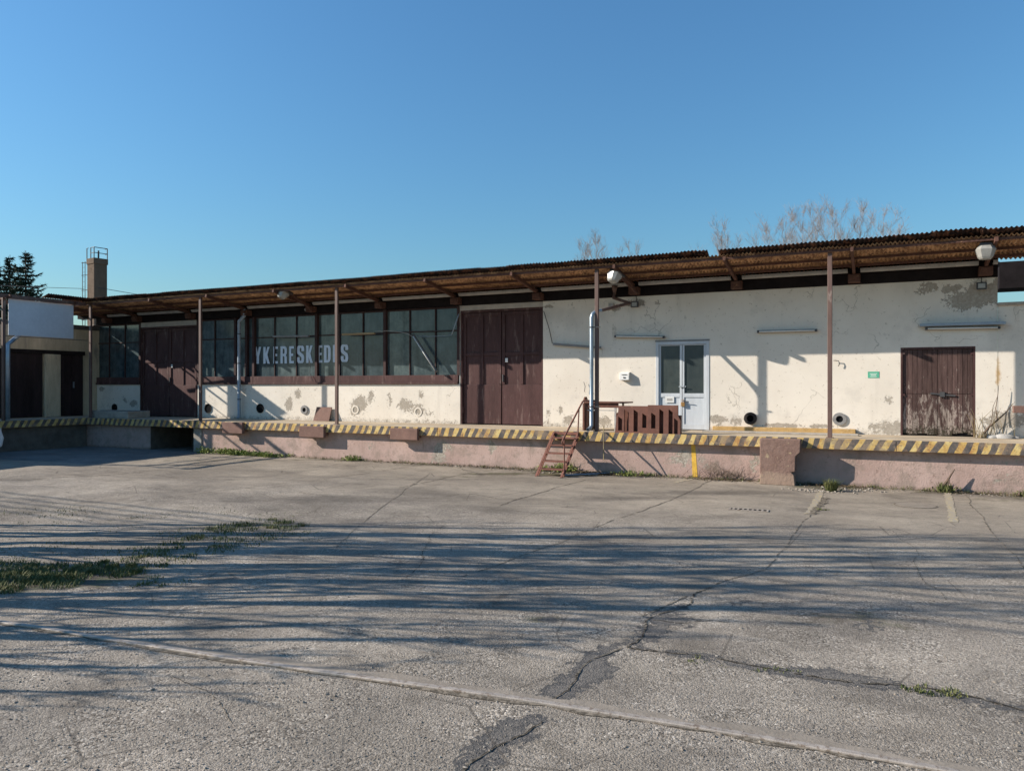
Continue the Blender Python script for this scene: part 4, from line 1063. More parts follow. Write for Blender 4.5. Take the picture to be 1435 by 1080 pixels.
cable([(1168, 505, 0), (1175, 505.5, 0), (1176.5, 509, 0), (1175, 513, 0)], 'small hooked wire on the wall beside the right post', .009)
cable([(818, 535, 0), (820, 541, 0), (819, 549, 0)], 'small wire loop on the wall left of the galvanised pipe', .007)
def flood(px, py, label):
    x, y, z = X(px, YW-.12), YW-.12, Z(px, py, YW-.12)
    L = thing('floodlight', label, 'floodlight', 'small floodlights on the wall', (x, y, z))
    m = MB(); m.box(-.085, .085, -.03, .03, -.07, .07); m.build('housing', M['darkgrey'], L, bevel=.008)
    m = MB(); m.box(-.06, .06, -.036, -.031, -.045, .045); m.build('lens', M['lampbowl'], L)
    m = MB(); m.box(-.02, .02, .03, .115, -.02, .02); m.tube([(0, .08, .02), (.01, .1, .14), (0, .105, .24)], .008, 6); m.build('mount', M['darkgrey'], L)
flood(889.5, 426.5, 'small black floodlight on the wall below the middle canopy lamp')
flood(1375.5, 400.5, 'small black floodlight on the peeling wall at the right')
for px, py, lb in ((436, 432, 'pair of small sockets on the dark beam above the lettering'), (857, 428, 'small square junction box on the wall beside the middle post')):
    m = MB(); x, z = X(px, 17.28), Z(px, py, 17.28); m.box(x-.06, x+.06, 17.22, YW-.036, z-.09, z+.05)
    if px == 436: m.tube([(x-.03, 17.22, z-.02), (x-.06, 17.1, z-.06)], [.03, .045], 8); m.tube([(x+.05, 17.22, z+.02), (x+.05, 17.12, z+.06)], [.03, .04], 8)
    tag(m.build('junction_box', M['gutter'], bevel=.006), lb, 'junction box')
mb = thing('mailbox', 'white metal mailbox on the wall left of the blue-grey door', 'mailbox', None, (X(875.5, YW-.06), YW, Z(875.5, 527, YW-.06)))
m = MB(); m.prism([(-.003, -.09), (-.003, .10), (-.10, .075), (-.12, -.09)], lambda a, b: (-.115, a, b), lambda a, b: (.115, a, b)); m.build('box', M['white'], mb, bevel=.005)
m = MB(); m.box(-.06, .06, -.118, -.112, .03, .042); m.box(-.02, .03, -.125, -.119, -.05, -.02); m.build('slot', M['darkgrey'], mb)
gs_ = thing('green_sign', 'small green and white sign on the wall left of the plank door', 'sign', None, (X(1224, YW), YW-.006, Z(1224, 525)))
m = MB(); m.box(-.105, .105, 0, .005, -.065, .045); m.build('board', M['green'], gs_)
m = MB(); m.box(-.105, .105, -.001, .005, .047, .065); m.build('header', M['green'], gs_)
m = MB()
for zz, ww in ((.02, .07), (-.008, .05), (-.036, .06)): m.box(-ww, ww, -.002, -.0005, zz-.005, zz+.005)
m.build('print', M['paper'], gs_)

# ------------------------------------------------------------------ steel stairs
st = thing('steel_stairs', 'small rusty steel stairs with one handrail up to the dock', 'stairs', None, (-6.2, 15, 0))
sx0, sx1, y0, y1, z1 = -6.50, -5.93, 14.58, 15.54, .86
for q in (sx0, sx1):
    m = MB(); off = Vector((0, .035, -.04))
    m.bar((q, y0, .0), (q, y1, z1), .045, .018); m.bar(Vector((q, y0+.10, .0)), Vector((q, y1+.08, z1-.02)) , .045, .018); m.bar((q, y0+.55, .42), (q, y0+.50, .46), .03, .02); m.bar((q, y1+.05, z1-.04), (q, y1, z1), .045, .06)
    on(st, m.build('stringer', M['stairs']))
for zz in (.13, .285, .44, .60, .75):
    yy = y0 + (y1-y0)*zz/z1
    m = MB(); m.box(sx0+.008, sx1-.012, yy-.03, yy+.19, zz, zz+.024); on(st, m.build('tread', M['stairs'], bevel=.003))
m = MB(); m.box(sx0-.02, sx1+.02, y1+.04, YE-.025, z1-.03, z1+.03); on(st, m.build('top_plate', M['stairs'], bevel=.004))
m = MB(); m.tube([(sx1+.02, 14.70, .05), (sx1+.02, 14.72, .82)], .016, 8); on(st, m.build('baluster', M['stairs']))
m = MB(); m.tube([(sx1+.02, 15.50, .82), (sx1+.02, 15.58, 1.43)], .016, 8); on(st, m.build('baluster', M['stairs']))
m = MB(); m.tube([(sx1+.02, 14.66, .68), (sx1+.02, 14.60, .74), (sx1+.02, 14.66, .80), (sx1+.02, 15.80, 1.56), (sx1+.06, 15.84, 1.58), (PX[3]-.045, YP, 1.58)], .02, 8); on(st, m.build('handrail', M['stairs'], smooth=True))
m = MB(); m.tube([(X(846, 15.1), 15.1, Z(846, 641, 15.1)-.05), (X(845, 15.3), 15.35, Z(845, 597, 15.3))], .011, 6)
tag(m.build('stick', M['dry']), 'thin pale stick leaning on the dock edge right of the stairs', 'stick')
m = MB(); m.tube([(*G(790, 667), .02), (*G(860, 664), .025), (*G(905, 662), .02)], .018, 6)
tag(m.build('ground_bar', M['zinc']), 'thin metal bar lying on the ground at the foot of the stairs', 'bar')
# steel table behind the post
tb = thing('steel_table', 'small red-brown steel table on the platform behind the middle post', 'table', None, (X(850, 16.5), 16.5, ZP))
ta, tb_ = X(824, 16.4), X(881, 16.4)
m = MB(); m.box(ta, tb_, 16.1, 16.75, 1.52, 1.55); on(tb, m.build('top', M['oxide'], bevel=.004))
m = MB(); m.box(ta+.04, tb_-.16, 16.14, 16.17, 1.42, 1.519); on(tb, m.build('apron', M['oxide']))
for a, b in ((ta+.03, 16.14), (ta+.03, 16.7), (tb_-.25, 16.14), (tb_-.25, 16.7)):
    m = MB(); m.box(a, a+.04, b, b+.04, ZP, 1.419 if b < 16.5 else 1.519); on(tb, m.build('leg', M['oxide'] if a < ta+.1 else M['gutter']))
m = MB(); m.bar((ta+.07, 16.16, 1.36), (tb_-.25, 16.16, 1.36), .02, .02); on(tb, m.build('stretcher', M['gutter']))
m = MB(); m.box(ta-.02, ta+.02, 16.1, 16.75, ZP+.005, 1.519); m.prism([(16.1, 1.551), (16.4, 1.551), (16.3, 1.66), (16.2, 1.66)], lambda a, b: (ta-.02, a, b), lambda a, b: (ta+.01, a, b)); on(tb, m.build('side_plate', M['oxide']))
# two slotted brown panels standing on the dock edge
def slotted(pts, slots, y, label, lean):
    """plate outline in pixels, slots in pixels; built as uprights with real openings"""
    Xp = lambda p: X(p, y); Zp = lambda p, q: Z(p, q, y)
    xa, xb = Xp(pts['x0']), Xp(pts['x1']); zb, zt = Zp(907, pts['yb']), Zp(907, pts['yt'])
    L = thing('slotted_panel', label, 'panel', 'slotted brown panels on the dock edge', ((xa+xb)/2, y, zb))
    sl = sorted((Xp(a), Xp(b), Zp(907, d), Zp(907, c)) for a, b, c, d in slots)
    m = MB(); T = .05
    def put(x0, x1, z0, z1, z1b=None):
        z1b = z1 if z1b is None else z1b
        m.prism([(x0, z0), (x1, z0), (x1, z1b), (x0, z1)], lambda a, b: (a-(xa+xb)/2, (b-zb)*lean, b-zb), lambda a, b: (a-(xa+xb)/2, T+(b-zb)*lean, b-zb))
    cur = xa
    def top(x):                                   # outline: cut corner at the outer end
        c = pts.get('cut')
        if c and c[0] == 'L': return zt if x > xa + c[1] else zt - c[2]
        if c and c[0] == 'R': return zt if x < xb - c[1] else zt - c[2]
        return zt
    for s0, s1, z0, z1 in sl:
        if cur == xa and pts['cut'][0] == 'L':
            zz_ = zt - pts['cut'][2]
            m.prism([(xa, zb), (s0, zb), (s0, zz_ + .02), (xa + .035, zz_ - .10)], lambda a, b: (a-(xa+xb)/2, (b-zb)*lean, b-zb), lambda a, b: (a-(xa+xb)/2, T+(b-zb)*lean, b-zb))
        else: put(cur, s0, zb, top((cur+s0)/2))
        put(s0, s1, zb, z0); m.prism([(s0, z1+.03), (s1, z1-.03), (s1, top((s0+s1)/2)), (s0, top((s0+s1)/2))], lambda a, b: (a-(xa+xb)/2, (b-zb)*lean, b-zb), lambda a, b: (a-(xa+xb)/2, T+(b-zb)*lean, b-zb)); cur = s1
    zz_ = top((cur+xb)/2)
    m.prism([(cur, zb), (xb, zb), (xb, zz_ - (.12 if pts['cut'][0] == 'R' else 0)), (cur, zz_)], lambda a, b: (a-(xa+xb)/2, (b-zb)*lean, b-zb), lambda a, b: (a-(xa+xb)/2, T+(b-zb)*lean, b-zb))
    m.build('plate', M['oxide'], L)
    hw = (xb-xa)/2 - .004; hh = zt - zb
    cut = pts['cut']; cl, cr2 = (cut[1], 0) if cut[0] == 'L' else (0, cut[1]); zl = (zt - cut[2] - zb)
    e = MB(); e.box(-hw, hw, T+.10, T+.12, 0, zl-.01); e.box(-hw+cl, hw-cr2, T+.10, T+.12, zl-.009, hh-.01)
    e.box(-hw+cl, hw-cr2, T+.04, T+.099, hh-.03, hh-.012); e.box(-hw, -hw+.012, T+.03, T+.099, 0, zl-.02); e.box(hw-.012, hw, T+.03, T+.099, 0, zl-.02)
    e.build('rear_casing', M['oxide'], L)
slotted({'x0': 861.5, 'x1': 909, 'yt': 569, 'yb': 608.5, 'cut': ('L', .11, .14)}, [(866.0, 871.6, 586, 604), (874.4, 880.8, 576, 605), (887.6, 893.5, 576, 605), (899.8, 905.6, 581, 599.5)], 15.66, 'slotted brown panel on the dock edge, nearer the stairs', .04)
slotted({'x0': 907.3, 'x1': 953, 'yt': 567.5, 'yb': 610, 'cut': ('R', .07, .20)}, [(912.2, 918.3, 580, 600), (923.6, 929.4, 574.5, 607), (936.6, 942.4, 575, 607), (944.4, 949.6, 587, 607)], 15.60, 'slotted brown panel on the dock edge, nearer the blue-grey door', .04)
# timber at the right edge, twigs beside the plank door
m = MB(); z = Z(1425, 573.5, 16.4); m.bar((X(1419.5, 16.4), 16.4, z), (6.5, 16.5, z+.02), .12, .13)
tt = thing('timber_trestle', 'squared brown timber end reaching in from the right edge above the platform', 'timber', None, (3.5, 16.4, ZP)); on(tt, m.build('timber', M['bumper'], bevel=.006))
for q in (3.6, 6.0):
    m = MB(); m.box(q-.05, q+.05, 16.36, 16.46, ZP, z-.066); on(tt, m.build('leg', M['oxide']))
m = MB(); yq = YW-.15
pts = [(1378, 608), (1386, 598), (1396, 590), (1404, 583), (1412, 575), (1420, 565)]
m.tube([(X(a, yq), yq, Z(a, b, yq)) for a, b in pts], [.022, .02, .017, .014, .011, .006], 6)
m.tube([(X(a, yq), yq+.05, Z(a, b, yq)) for a, b in [(1398, 590), (1396, 572), (1399, 552), (1400, 540)]], [.01, .008, .006, .004], 5)
m.tube([(X(a, yq), yq+.05, Z(a, b, yq)) for a, b in [(1385, 604), (1390, 590), (1392, 570), (1398, 556)]], [.008, .006, .005, .003], 5)
tag(m.build('dry_branch', M['stick']), 'bare dry branch leaning on the wall right of the plank door', 'branch')
m = MB()
for a, b, r in ((1392, 607, .09), (1406, 606, .12), (1414, 606, .10), (1423, 607, .06)):
    x, y_ = X(a, 17.1), 17.1+random.uniform(-.05, .05); n0 = len(m.v)
    for i in range(4):
        for k in range(8):
            rr = r*math.cos(i*.5)*(1+.3*random.uniform(-1, 1)); m.v.append((x+1.6*rr*math.cos(k*.785), y_+.6*rr*math.sin(k*.785), ZP+.004+r*.75*math.sin(i*.5)))
    for i in range(3):
        for k in range(8): m.f.append((n0+i*8+k, n0+i*8+(k+1) % 8, n0+(i+1)*8+(k+1) % 8, n0+(i+1)*8+k))
    m.f.append(tuple(n0+24+k for k in range(8)))
tag(m.build('crumpled_sheeting', M['gutter'], smooth=True), 'crumpled pale plastic sheeting on the platform right of the plank door', 'sheeting')

# ------------------------------------------------------------------ parked car, a sliver of it at the left edge
car = thing('parked_car', 'white parked car, only its bumper edge at the left border', 'car', None, (-21.4, 10.0, 0))
CY_ = -.06
def cq(y): return y - 10.0 + 10.0
prof = [(-2.0, .30), (-2.05, .55), (-1.95, .85), (-1.2, .95), (-.55, 1.42), (.9, 1.45), (1.75, 1.0), (2.0, .9), (2.04, .55), (1.98, .28)]
m = MB(); m.prism([(-p, z) for p, z in prof], lambda a, b: (-.80, a, b), lambda a, b: (.80, a, b)); m.build('body', M['carwhite'], car, bevel=.06)
for sy in (-1, 1):
    m = MB(); m.prism([(.42, 1.34), (1.1, .98), (-.85, .98), (-.75, 1.36)], lambda a, b: (sy*.80, a, b), lambda a, b: (sy*.812, a, b)); m.build('side_window', M['doorglass'], car)
    for yy in (-1.25, 1.3):
        w = MB(); w.tube([(sy*.62, yy, .31), (sy*.82, yy, .31)], .31, 20); wo_ = w.build('wheel', M['rubber'], car)
        w = MB(); w.tube([(sy*.822, yy, .31), (sy*.832, yy, .31)], .18, 14); w.build('rim', M['gutter'], wo_)
    m = MB(); m.box(sy*.5-.14, sy*.5+.14, 2.03, 2.06, .66, .80); m.build('headlight', M['lampbowl'], car)
m = MB(); m.prism([(-.70, .98), (.70, .98), (.62, 1.36), (-.62, 1.36)], lambda a, b: (a, 1.23-(b-.98)*1.38+.03, b+.0), lambda a, b: (a, 1.25-(b-.98)*1.38+.04, b+.015)); m.build('windscreen', M['doorglass'], car)

# ------------------------------------------------------------------ chimney
chx, chy = CAMXY((132-CX)/F*45, 45)
ch_ = thing('chimney', 'square brick chimney with a railing on top behind the left end', 'chimney', None, (chx, chy, 0), R(-9))
cw = .80; ct = 9.55
m = MB(); m.box(-cw, 0, 0, cw*.95, 0, ct-.35); m.build('shaft', M['mortar'], ch_)
m = MB(); m.box(-cw-.05, .05, -.05, cw*.95+.05, ct-.35, ct); m.build('cap', M['chim'], ch_, bevel=.03)
bm_ = MB(); hb, lb_ = .085, .25
zz = 5.6; row = 0
while zz < ct-.37:
    for face in (0, 1):
        n = 4; wq = cw*(.95 if face else 1)/ (n-.5)
        for i in range(n):
            a = max(0, (i-.5*(row % 2))*wq); b = min(cw*(.95 if face else 1), (i+1-.5*(row % 2))*wq)-.012
            if b - a < .03: continue
            if face == 0: bm_.box(-cw+a, -cw+b, -.012, 0, zz, zz+hb-.012)
            else: bm_.box(0, .012, a, b, zz, zz+hb-.012)
    zz += hb; row += 1
stuff(bm_.build('bricks', M['chim'], ch_))
rl = MB(); rs = .018; e = cw*.95
for a, b in ((-cw-.02, -.02), (.03, -.02), (.03, e), (-cw*.45, -.02)): rl.tube([(a, b, ct), (a, b, ct+.62)], rs*1.6, 5)
for h in (.30, .62):
    rl.tube([(-cw*.45, -.02, ct+h), (.03, -.02, ct+h), (.03, e, ct+h), (-cw*.3, e, ct+h)], rs*1.3, 5)
rl.tube([(-cw-.02, -.02, ct+.62), (-cw+.15, -.02, ct+.62)], rs*1.3, 5); rl.tube([(-.3, .4, ct), (-.3, .4, ct+.5)], .05, 8)
rl.build('railing', M['darkgrey'], ch_)
ld = MB(); 
for q in (-cw-.18, -cw-.50): ld.tube([(q, -.05, 5), (q, -.05, ct-.15)], .02, 5)
for k in range(16): ld.tube([(-cw-.50, -.05, 5+k*.29), (-cw-.18, -.05, 5+k*.29)], .008, 4)
for zz in (5.9, 6.8, 7.7, 8.6, 9.35): ld.tube([(-cw-.62, -.05, zz), (-cw, .1, zz)], .02, 4)
ld.build('ladder', M['darkgrey'], ch_)
ww = MB(); p0 = Vector((chx+.3, chy, 7.75)); p1 = Vector((*CAMXY((760-CX)/F*60, 60), 6.4))
ww.tube([p0.lerp(p1, i/12) - Vector((0, 0, .9*math.sin(math.pi*i/12))) for i in range(13)], .016, 4)
tag(ww.build('overhead_wire', M['darkgrey']), 'thin wire running right from the chimney', 'wire')
ww = MB(); p0 = Vector((chx-.9, chy, 7.75)); p1 = Vector((*CAMXY((-300-CX)/F*45, 45), 9.2))
ww.tube([p0.lerp(p1, i/8) - Vector((0, 0, .3*math.sin(math.pi*i/8))) for i in range(9)], .014, 4)
tag(ww.build('overhead_wire', M['darkgrey']), 'thin wire running left from the chimney', 'wire')

# ------------------------------------------------------------------ trees
def grow(seed, H, trunk_r, nprim, nsec, nter, spread, start=.22, ups=.55, quat=0, minr=.008, tw=1.0):
    rn = random.Random(seed); tr, br = MB(), MB()
    n = 9; pts, rad = [], []
    px = py = 0.0
    for i in range(n+1):
        f = i/n; pts.append(Vector((px, py, H*f))); rad.append(max(minr, trunk_r*(1-f)**.85)); px += rn.uniform(-1, 1)*H*.010; py += rn.uniform(-1, 1)*H*.010
    tr.tube(pts, rad, 7)
    def at_(f):
        g = f*n; i = min(int(g), n-1); return pts[i].lerp(pts[i+1], g-i), rad[i]+(rad[i+1]-rad[i])*(g-i)
    def limb(p, d, L, r, seg, sides, curve):
        P, Rr = [p], [r]; d = d.normalized()
        for i in range(seg):
            d = (d + Vector((rn.uniform(-1, 1), rn.uniform(-1, 1), rn.uniform(-.6, 1)))*.16 + Vector((0, 0, curve))).normalized()
            p = p + d*(L/seg); P.append(p); Rr.append(max(minr*.6, r*(1-(i+1)/seg*.85)))
        br.tube(P, Rr, sides, cap=False); return P, Rr, d
    for k in range(nprim):
        f = start + (1-start)*(k+rn.random())/nprim*.97; p, r = at_(f); th = k*2.4 + rn.uniform(-.5, .5)
        el = ups + rn.uniform(-.2, .35); L = spread*H*(1.15-f*.85)*rn.uniform(.65, 1.2)
        d = Vector((math.cos(th)*math.cos(el), math.sin(th)*math.cos(el), math.sin(el)))
        P, Rr, _ = limb(p, d, L, min(r*.62, trunk_r*.34), 5, 5, .09)
        for j in range(nsec):
            g = rn.uniform(.2, 1)*5; i = min(int(g), 4); q = P[i].lerp(P[i+1], g-i)
            dd = (P[i+1]-P[i]).normalized() + Vector((rn.uniform(-1, 1), rn.uniform(-1, 1), rn.uniform(-.2, .8)))*.75
            L2 = L*rn.uniform(.22, .5); P2, R2, _ = limb(q, dd, L2, Rr[i]*.5, 3, 3, .07)
            for t in range(nter):
                g = rn.uniform(.1, 1)*3; i2 = min(int(g), 2); q2 = P2[i2].lerp(P2[i2+1], g-i2)
                dd = (P2[i2+1]-P2[i2]).normalized() + Vector((rn.uniform(-1, 1), rn.uniform(-1, 1), rn.uniform(-.3, .9)))*.8
                P3, R3, _ = limb(q2, dd, L2*rn.uniform(.3, .6)*tw, minr, 2, 3, .05)
                for u in range(quat):
                    g = rn.uniform(.2, 1)*2; i3 = min(int(g), 1); q3 = P3[i3].lerp(P3[i3+1], g-i3)
                    limb(q3, (P3[1]-P3[0]).normalized() + Vector((rn.uniform(-1, 1), rn.uniform(-1, 1), rn.uniform(-.3, .9)))*.8, L2*.25*tw, minr*.8, 1, 3, 0)
    return tr, br
far_kinds = []
for s in range(3):
    tr, br = grow(40+s, 14, .11, 20, 7, 5, .28, .30, .85, 2, .006, 2.2)
    far_kinds.append((tr.mesh('trunk', M['barkfar'], True, False), br.mesh('crown', M['barkfar'], False, False)))
far_spots = [(1080, 316, 58, 0), (1103, 312, 66, 1), (1124, 299, 55, 1), (1152, 296, 61, 2), (1172, 292, 57, 0), (1208, 297, 56, 2), (1236, 303, 62, 1), (1255, 318, 68, 0), (1003, 318, 60, 2), (1020, 338, 70, 1), (838, 332, 62, 0), (824, 345, 72, 2), (884, 350, 70, 1)]
far_lab = ['slim bare tree at the left end of the right-hand row behind the roof', 'thin bare tree, second from the left in the right-hand row behind the roof', 'bare tree, third from the left in the right-hand row behind the roof', 'bare tree, fourth from the left in the right-hand row behind the roof', 'tallest bare tree in the right-hand row behind the roof',
           'bare tree just right of the tallest one behind the roof', 'bare tree second from the right end behind the roof', 'small bare tree at the right end of the row behind the roof', 'bare treetop behind the roof above the blue-grey door', 'low bare treetop just right of the one above the blue-grey door',
           'bare treetop behind the roof above the middle post', 'thin bare treetop leftmost behind the roof', 'faint low treetop between the middle post and the blue-grey door']
for (px, py, d, kk), lb in zip(far_spots, far_lab):
    h = EYE + (CY - py)*d/F; x, y = CAMXY((px-CX)/F*d, d)
    T = thing('bare_tree', lb, 'tree', 'bare trees behind the warehouse', (x, y, 0), random.uniform(0, 6.28)); T.scale = (h/14*.95, h/14*.95, h/14.0*.97)
    link('trunk', far_kinds[kk][0], T); link('crown', far_kinds[kk][1], T)
# trees left of the frame: their shadows streak the yard
near_kinds = []
for sd in range(3):
    tr, br = grow(70+sd, 12, .145, 11, 4, 2, .30, .08, 1.08, 0, .026)
    near_kinds.append((tr.mesh('trunk', M['bark'], True, False), br.mesh('crown', M['bark'], False, False)))
near_spots = [(-7.6, 4.95, 3.0, 0, 1.6), (-8.2, 5.4, 3.7, 1, 1.7), (-8.6, 5.85, 4.6, 2, 1.7), (-9.0, 6.25, 4.9, 0, 1.7), (-8.8, 6.6, 7.6, 1, 1.2), (-9.6, 7.0, 5.6, 2, 1.5), (-9.0, 7.4, 8.2, 0, 1.1), (-9.6, 7.75, 8.6, 1, 1.0), (-8.9, 8.15, 8.4, 2, 1.0), (-10.0, 8.5, 9.0, 0, 1.0),
              (-9.4, 8.9, 8.8, 1, 1.0), (-10.4, 9.3, 9.2, 2, 1.0), (-9.8, 9.7, 8.8, 0, .9), (-10.8, 10.1, 9.0, 1, .9), (-10.2, 10.5, 7.4, 2, .8), (-12.0, 9.1, 10, 0, 1.0), (-12.2, 7.9, 10, 2, 1.0), (-11.0, 6.9, 9.2, 1, .9)]
for i, (u, d, h, kk, w) in enumerate(near_spots):
    x, y = CAMXY(u, d)
    T = thing('bare_tree', 'tall bare tree left of the frame whose shadow streaks the yard', 'tree', 'bare trees left of the yard', (x, y, 0), i*1.7); T.scale = (h/12*w, h/12*w, h/12)
    link('trunk', near_kinds[kk][0], T); link('crown', near_kinds[kk][1], T)
# power line overhead
pa, pb = (-33.0, 17.6), (7.6, -1.8)
PA, PB = Vector((*CAMXY(*pa), 0)), Vector((*CAMXY(*pb), 0))
dirw = (PB-PA).normalized(); side = Vector((-dirw.y, dirw.x, 0))
for P, lb in ((PA, 'wooden utility pole left of the frame'), (PB, 'wooden utility pole behind the camera')):
    T = thing('utility_pole', lb, 'utility pole', 'utility poles', tuple(P))
    m = MB(); m.tube([(0, 0, 0), (0, 0, 7.9)], [.14, .10], 10); m.build('pole', M['bark'], T)
    m = MB(); m.bar(side*-.7+Vector((0, 0, 7.5)), side*.7+Vector((0, 0, 7.5)), .09, .11); m.build('crossarm', M['bark'], T)
    m = MB()
    for k in range(5): m.tube([side*(-.6+.3*k)+Vector((0, 0, 7.55)), side*(-.6+.3*k)+Vector((0, 0, 7.7))], .035, 8)
    m.build('insulator', M['white'], T)
for k, nm in enumerate(('first', 'second', 'third', 'fourth', 'fifth')):
    a = PA + side*(-.6+.3*k) + Vector((0, 0, 7.7)); b = PB + side*(-.6+.3*k) + Vector((0, 0, 7.7)); m = MB()
    m.tube([a.lerp(b, i/30) - Vector((0, 0, .55*math.sin(math.pi*i/30))) for i in range(31)], .022, 6)
    tag(m.build('power_line', M['darkgrey']), nm + ' of five parallel power lines above the yard whose shadows cross it', 'power line', 'power lines')
# spruces at the left
def spruce(seed, H, W):
    rn = random.Random(seed); tr, cr = MB(), MB()
    tr.tube([(0, 0, 0), (0, 0, H*.6), (0, 0, H)], [.2, .1, .015], 7)
    z = H*.2
    while z < H*.985:
        f = (z/H - .2)/.8; L = W*(1-f)**.8*rn.uniform(.85, 1.1) + .12
        nb = 6 if f < .8 else 4
        for k in range(nb):
            if rn.random() < .12: continue
            th = rn.uniform(0, 6.28); l = L*rn.uniform(.6, 1.15); P = []
            for i in range(7):
                g = i/6; P.append(Vector((math.cos(th)*l*g, math.sin(th)*l*g, z + l*(.10*g - .55*g*g + .62*g**3))))
            tr.tube(P, [.03*(1-i/7)+.006 for i in range(7)], 4, cap=False)
            nn = int(16 + 60*l)
            for i in range(nn):
                g = rn.uniform(.08, 1)*6; a = min(int(g), 5); q = P[a].lerp(P[a+1], g-a)
                s = rn.uniform(.10, .24)*(1.2-.5*g/6)
                d = (P[a+1]-P[a]).normalized()*.5 + Vector((rn.uniform(-1, 1), rn.uniform(-1, 1), rn.uniform(-1.1, .35)))
                d.normalize(); e = d.cross(Vector((rn.uniform(-1, 1), rn.uniform(-1, 1), rn.uniform(-1, 1)))).normalized()*s*.22
                n0 = len(cr.v); cr.v += [tuple(q-e), tuple(q+e), tuple(q+d*s*1.5)]; cr.f.append((n0, n0+1, n0+2))
        z += H*.026*(1.25-f*.5)
    return tr, cr
for i, (px, py, d, W, lb) in enumerate(((36, 351, 50, 2.7, 'dark spruce with a pointed top, rightmost at the left edge'), (14, 357, 54, 2.5, 'dark spruce left of the pointed one at the left edge'), (-8, 362, 52, 2.6, 'dark spruce cut off by the left border'))):
    h = EYE + (CY-py)*d/F; x, y = CAMXY((px-CX)/F*d, d)
    T = thing('spruce_tree', lb, 'tree', 'spruces behind the side building', (x, y, 0)); tr, cr = spruce(11+i, h, W)
    tr.build('trunk', M['stick'], T, fix=False); cr.build('crown', M['needle'], T, fix=False)

# ------------------------------------------------------------------ grass, weeds, gravel
def blades(m, x, y, n, spread, h, rn, w=.012, lean=.6, z0=None):
    for _ in range(n):
        a, r = rn.uniform(0, 6.28), spread*math.sqrt(rn.random()); px, py = x+r*math.cos(a), y+r*math.sin(a)
        hh = h*rn.uniform(.4, 1.15); th = rn.uniform(0, 6.28); dx, dy = math.cos(th), math.sin(th); ln = hh*lean*rn.uniform(.1, 1)
        z = gh(px, py) if z0 is None else z0; n0 = len(m.v); sx, sy = -dy*w*.5, dx*w*.5
        m.v += [(px-sx, py-sy, z), (px+sx, py+sy, z), (px+dx*ln*.4+sx*.7, py+dy*ln*.4+sy*.7, z+hh*.6), (px+dx*ln*.4-sx*.7, py+dy*ln*.4-sy*.7, z+hh*.6), (px+dx*ln, py+dy*ln, z+hh)]
        m.f += [(n0, n0+1, n0+2, n0+3), (n0+3, n0+2, n0+4)]
rn = random.Random(5); m = MB()
for px, py, n, sp, h in [(20, 815, 2000, .55, .08), (60, 806, 1300, .5, .08), (225, 787, 420, .4, .06), (262, 775, 420, .45, .06), (300, 763, 420, .5, .06), (325, 752, 420, .5, .07), (85, 800, 350, .4, .08), (0, 806, 1600, .6, .09), (160, 797, 900, .33, .09), (178, 800, 180, .25, .07), (345, 742, 500, .5, .08), (380, 735, 400, .45, .08), (270, 756, 160, .6, .05), (240, 772, 200, .6, .05), (60, 775, 220, .8, .05),
                         (215, 815, 160, .25, .05), (1325, 973, 130, .12, .045), (1278, 967, 70, .07, .04), (1090, 940, 50, .12, .03), (990, 926, 40, .12, .03), (1150, 715, 60, .1, .05), (70, 718, 200, .8, .05), (130, 730, 150, 1.0, .05), (320, 722, 120, .8, .05), (410, 752, 120, .5, .04)]:
    x, y = G(px, py)
    for c in range(9): blades(m, x+rn.uniform(-1, 1)*sp*1.2*C_, y+rn.uniform(-1, 1)*sp*.6, n//7, sp*rn.uniform(.15, .45), h*rn.uniform(.35, .75), rn, .008, 1.3)
stuff(m.build('grass', M['grass'], fix=False), 'short green grass growing through the worn yard', 'grass')
def leaves(m, x, y, n, spread, h, rn, s=.05, z0=0.0):
    for _ in range(n):
        a, r = rn.uniform(0, 6.28), spread*math.sqrt(rn.random()); c = Vector((x+r*math.cos(a), y+r*math.sin(a)*.6, z0+h*rn.uniform(.05, 1)*(1-.6*(r/spread)**2)))
        d = Vector((rn.uniform(-1, 1), rn.uniform(-1, 1), rn.uniform(-.1, .9))).normalized(); e = d.cross(Vector((rn.uniform(-1, 1), rn.uniform(-1, 1), rn.uniform(-1, 1)))).normalized(); q = s*rn.uniform(.5, 1.2); n0 = len(m.v)
        m.v += [tuple(c), tuple(c+d*q*.5+e*q*.28), tuple(c+d*q), tuple(c+d*q*.5-e*q*.28)]; m.f.append((n0, n0+1, n0+2, n0+3))
m = MB(); rn = random.Random(8); xa, xb = X(277, 15.5), X(402, 15.5)
for k in range(70):
    f = rn.random(); x = xa+(xb-xa)*f; leaves(m, x, 15.5+rn.uniform(-.16, .2), 50, .16, .16*(1.15-.6*f), rn, .055)
stuff(m.build('ground_weeds', M['weed'], fix=False), 'band of leafy green weeds along the dock base at the left', 'weeds')
m = MB()
for k in range(260):
    x = rn.uniform(X(420, 15.6), 3.2)
    if rn.random() < .45: leaves(m, x, 15.66+rn.uniform(-.08, .06), rn.randint(4, 16), .07, rn.uniform(.03, .09), rn, .03)
    else: blades(m, x, 15.66+rn.uniform(-.07, .06), rn.randint(3, 10), .06, rn.uniform(.04, .12), rn, .008, .9)
stuff(m.build('dock_foot_weeds', M['grass'], fix=False), 'thin straggly weeds along the foot of the dock wall', 'weeds')
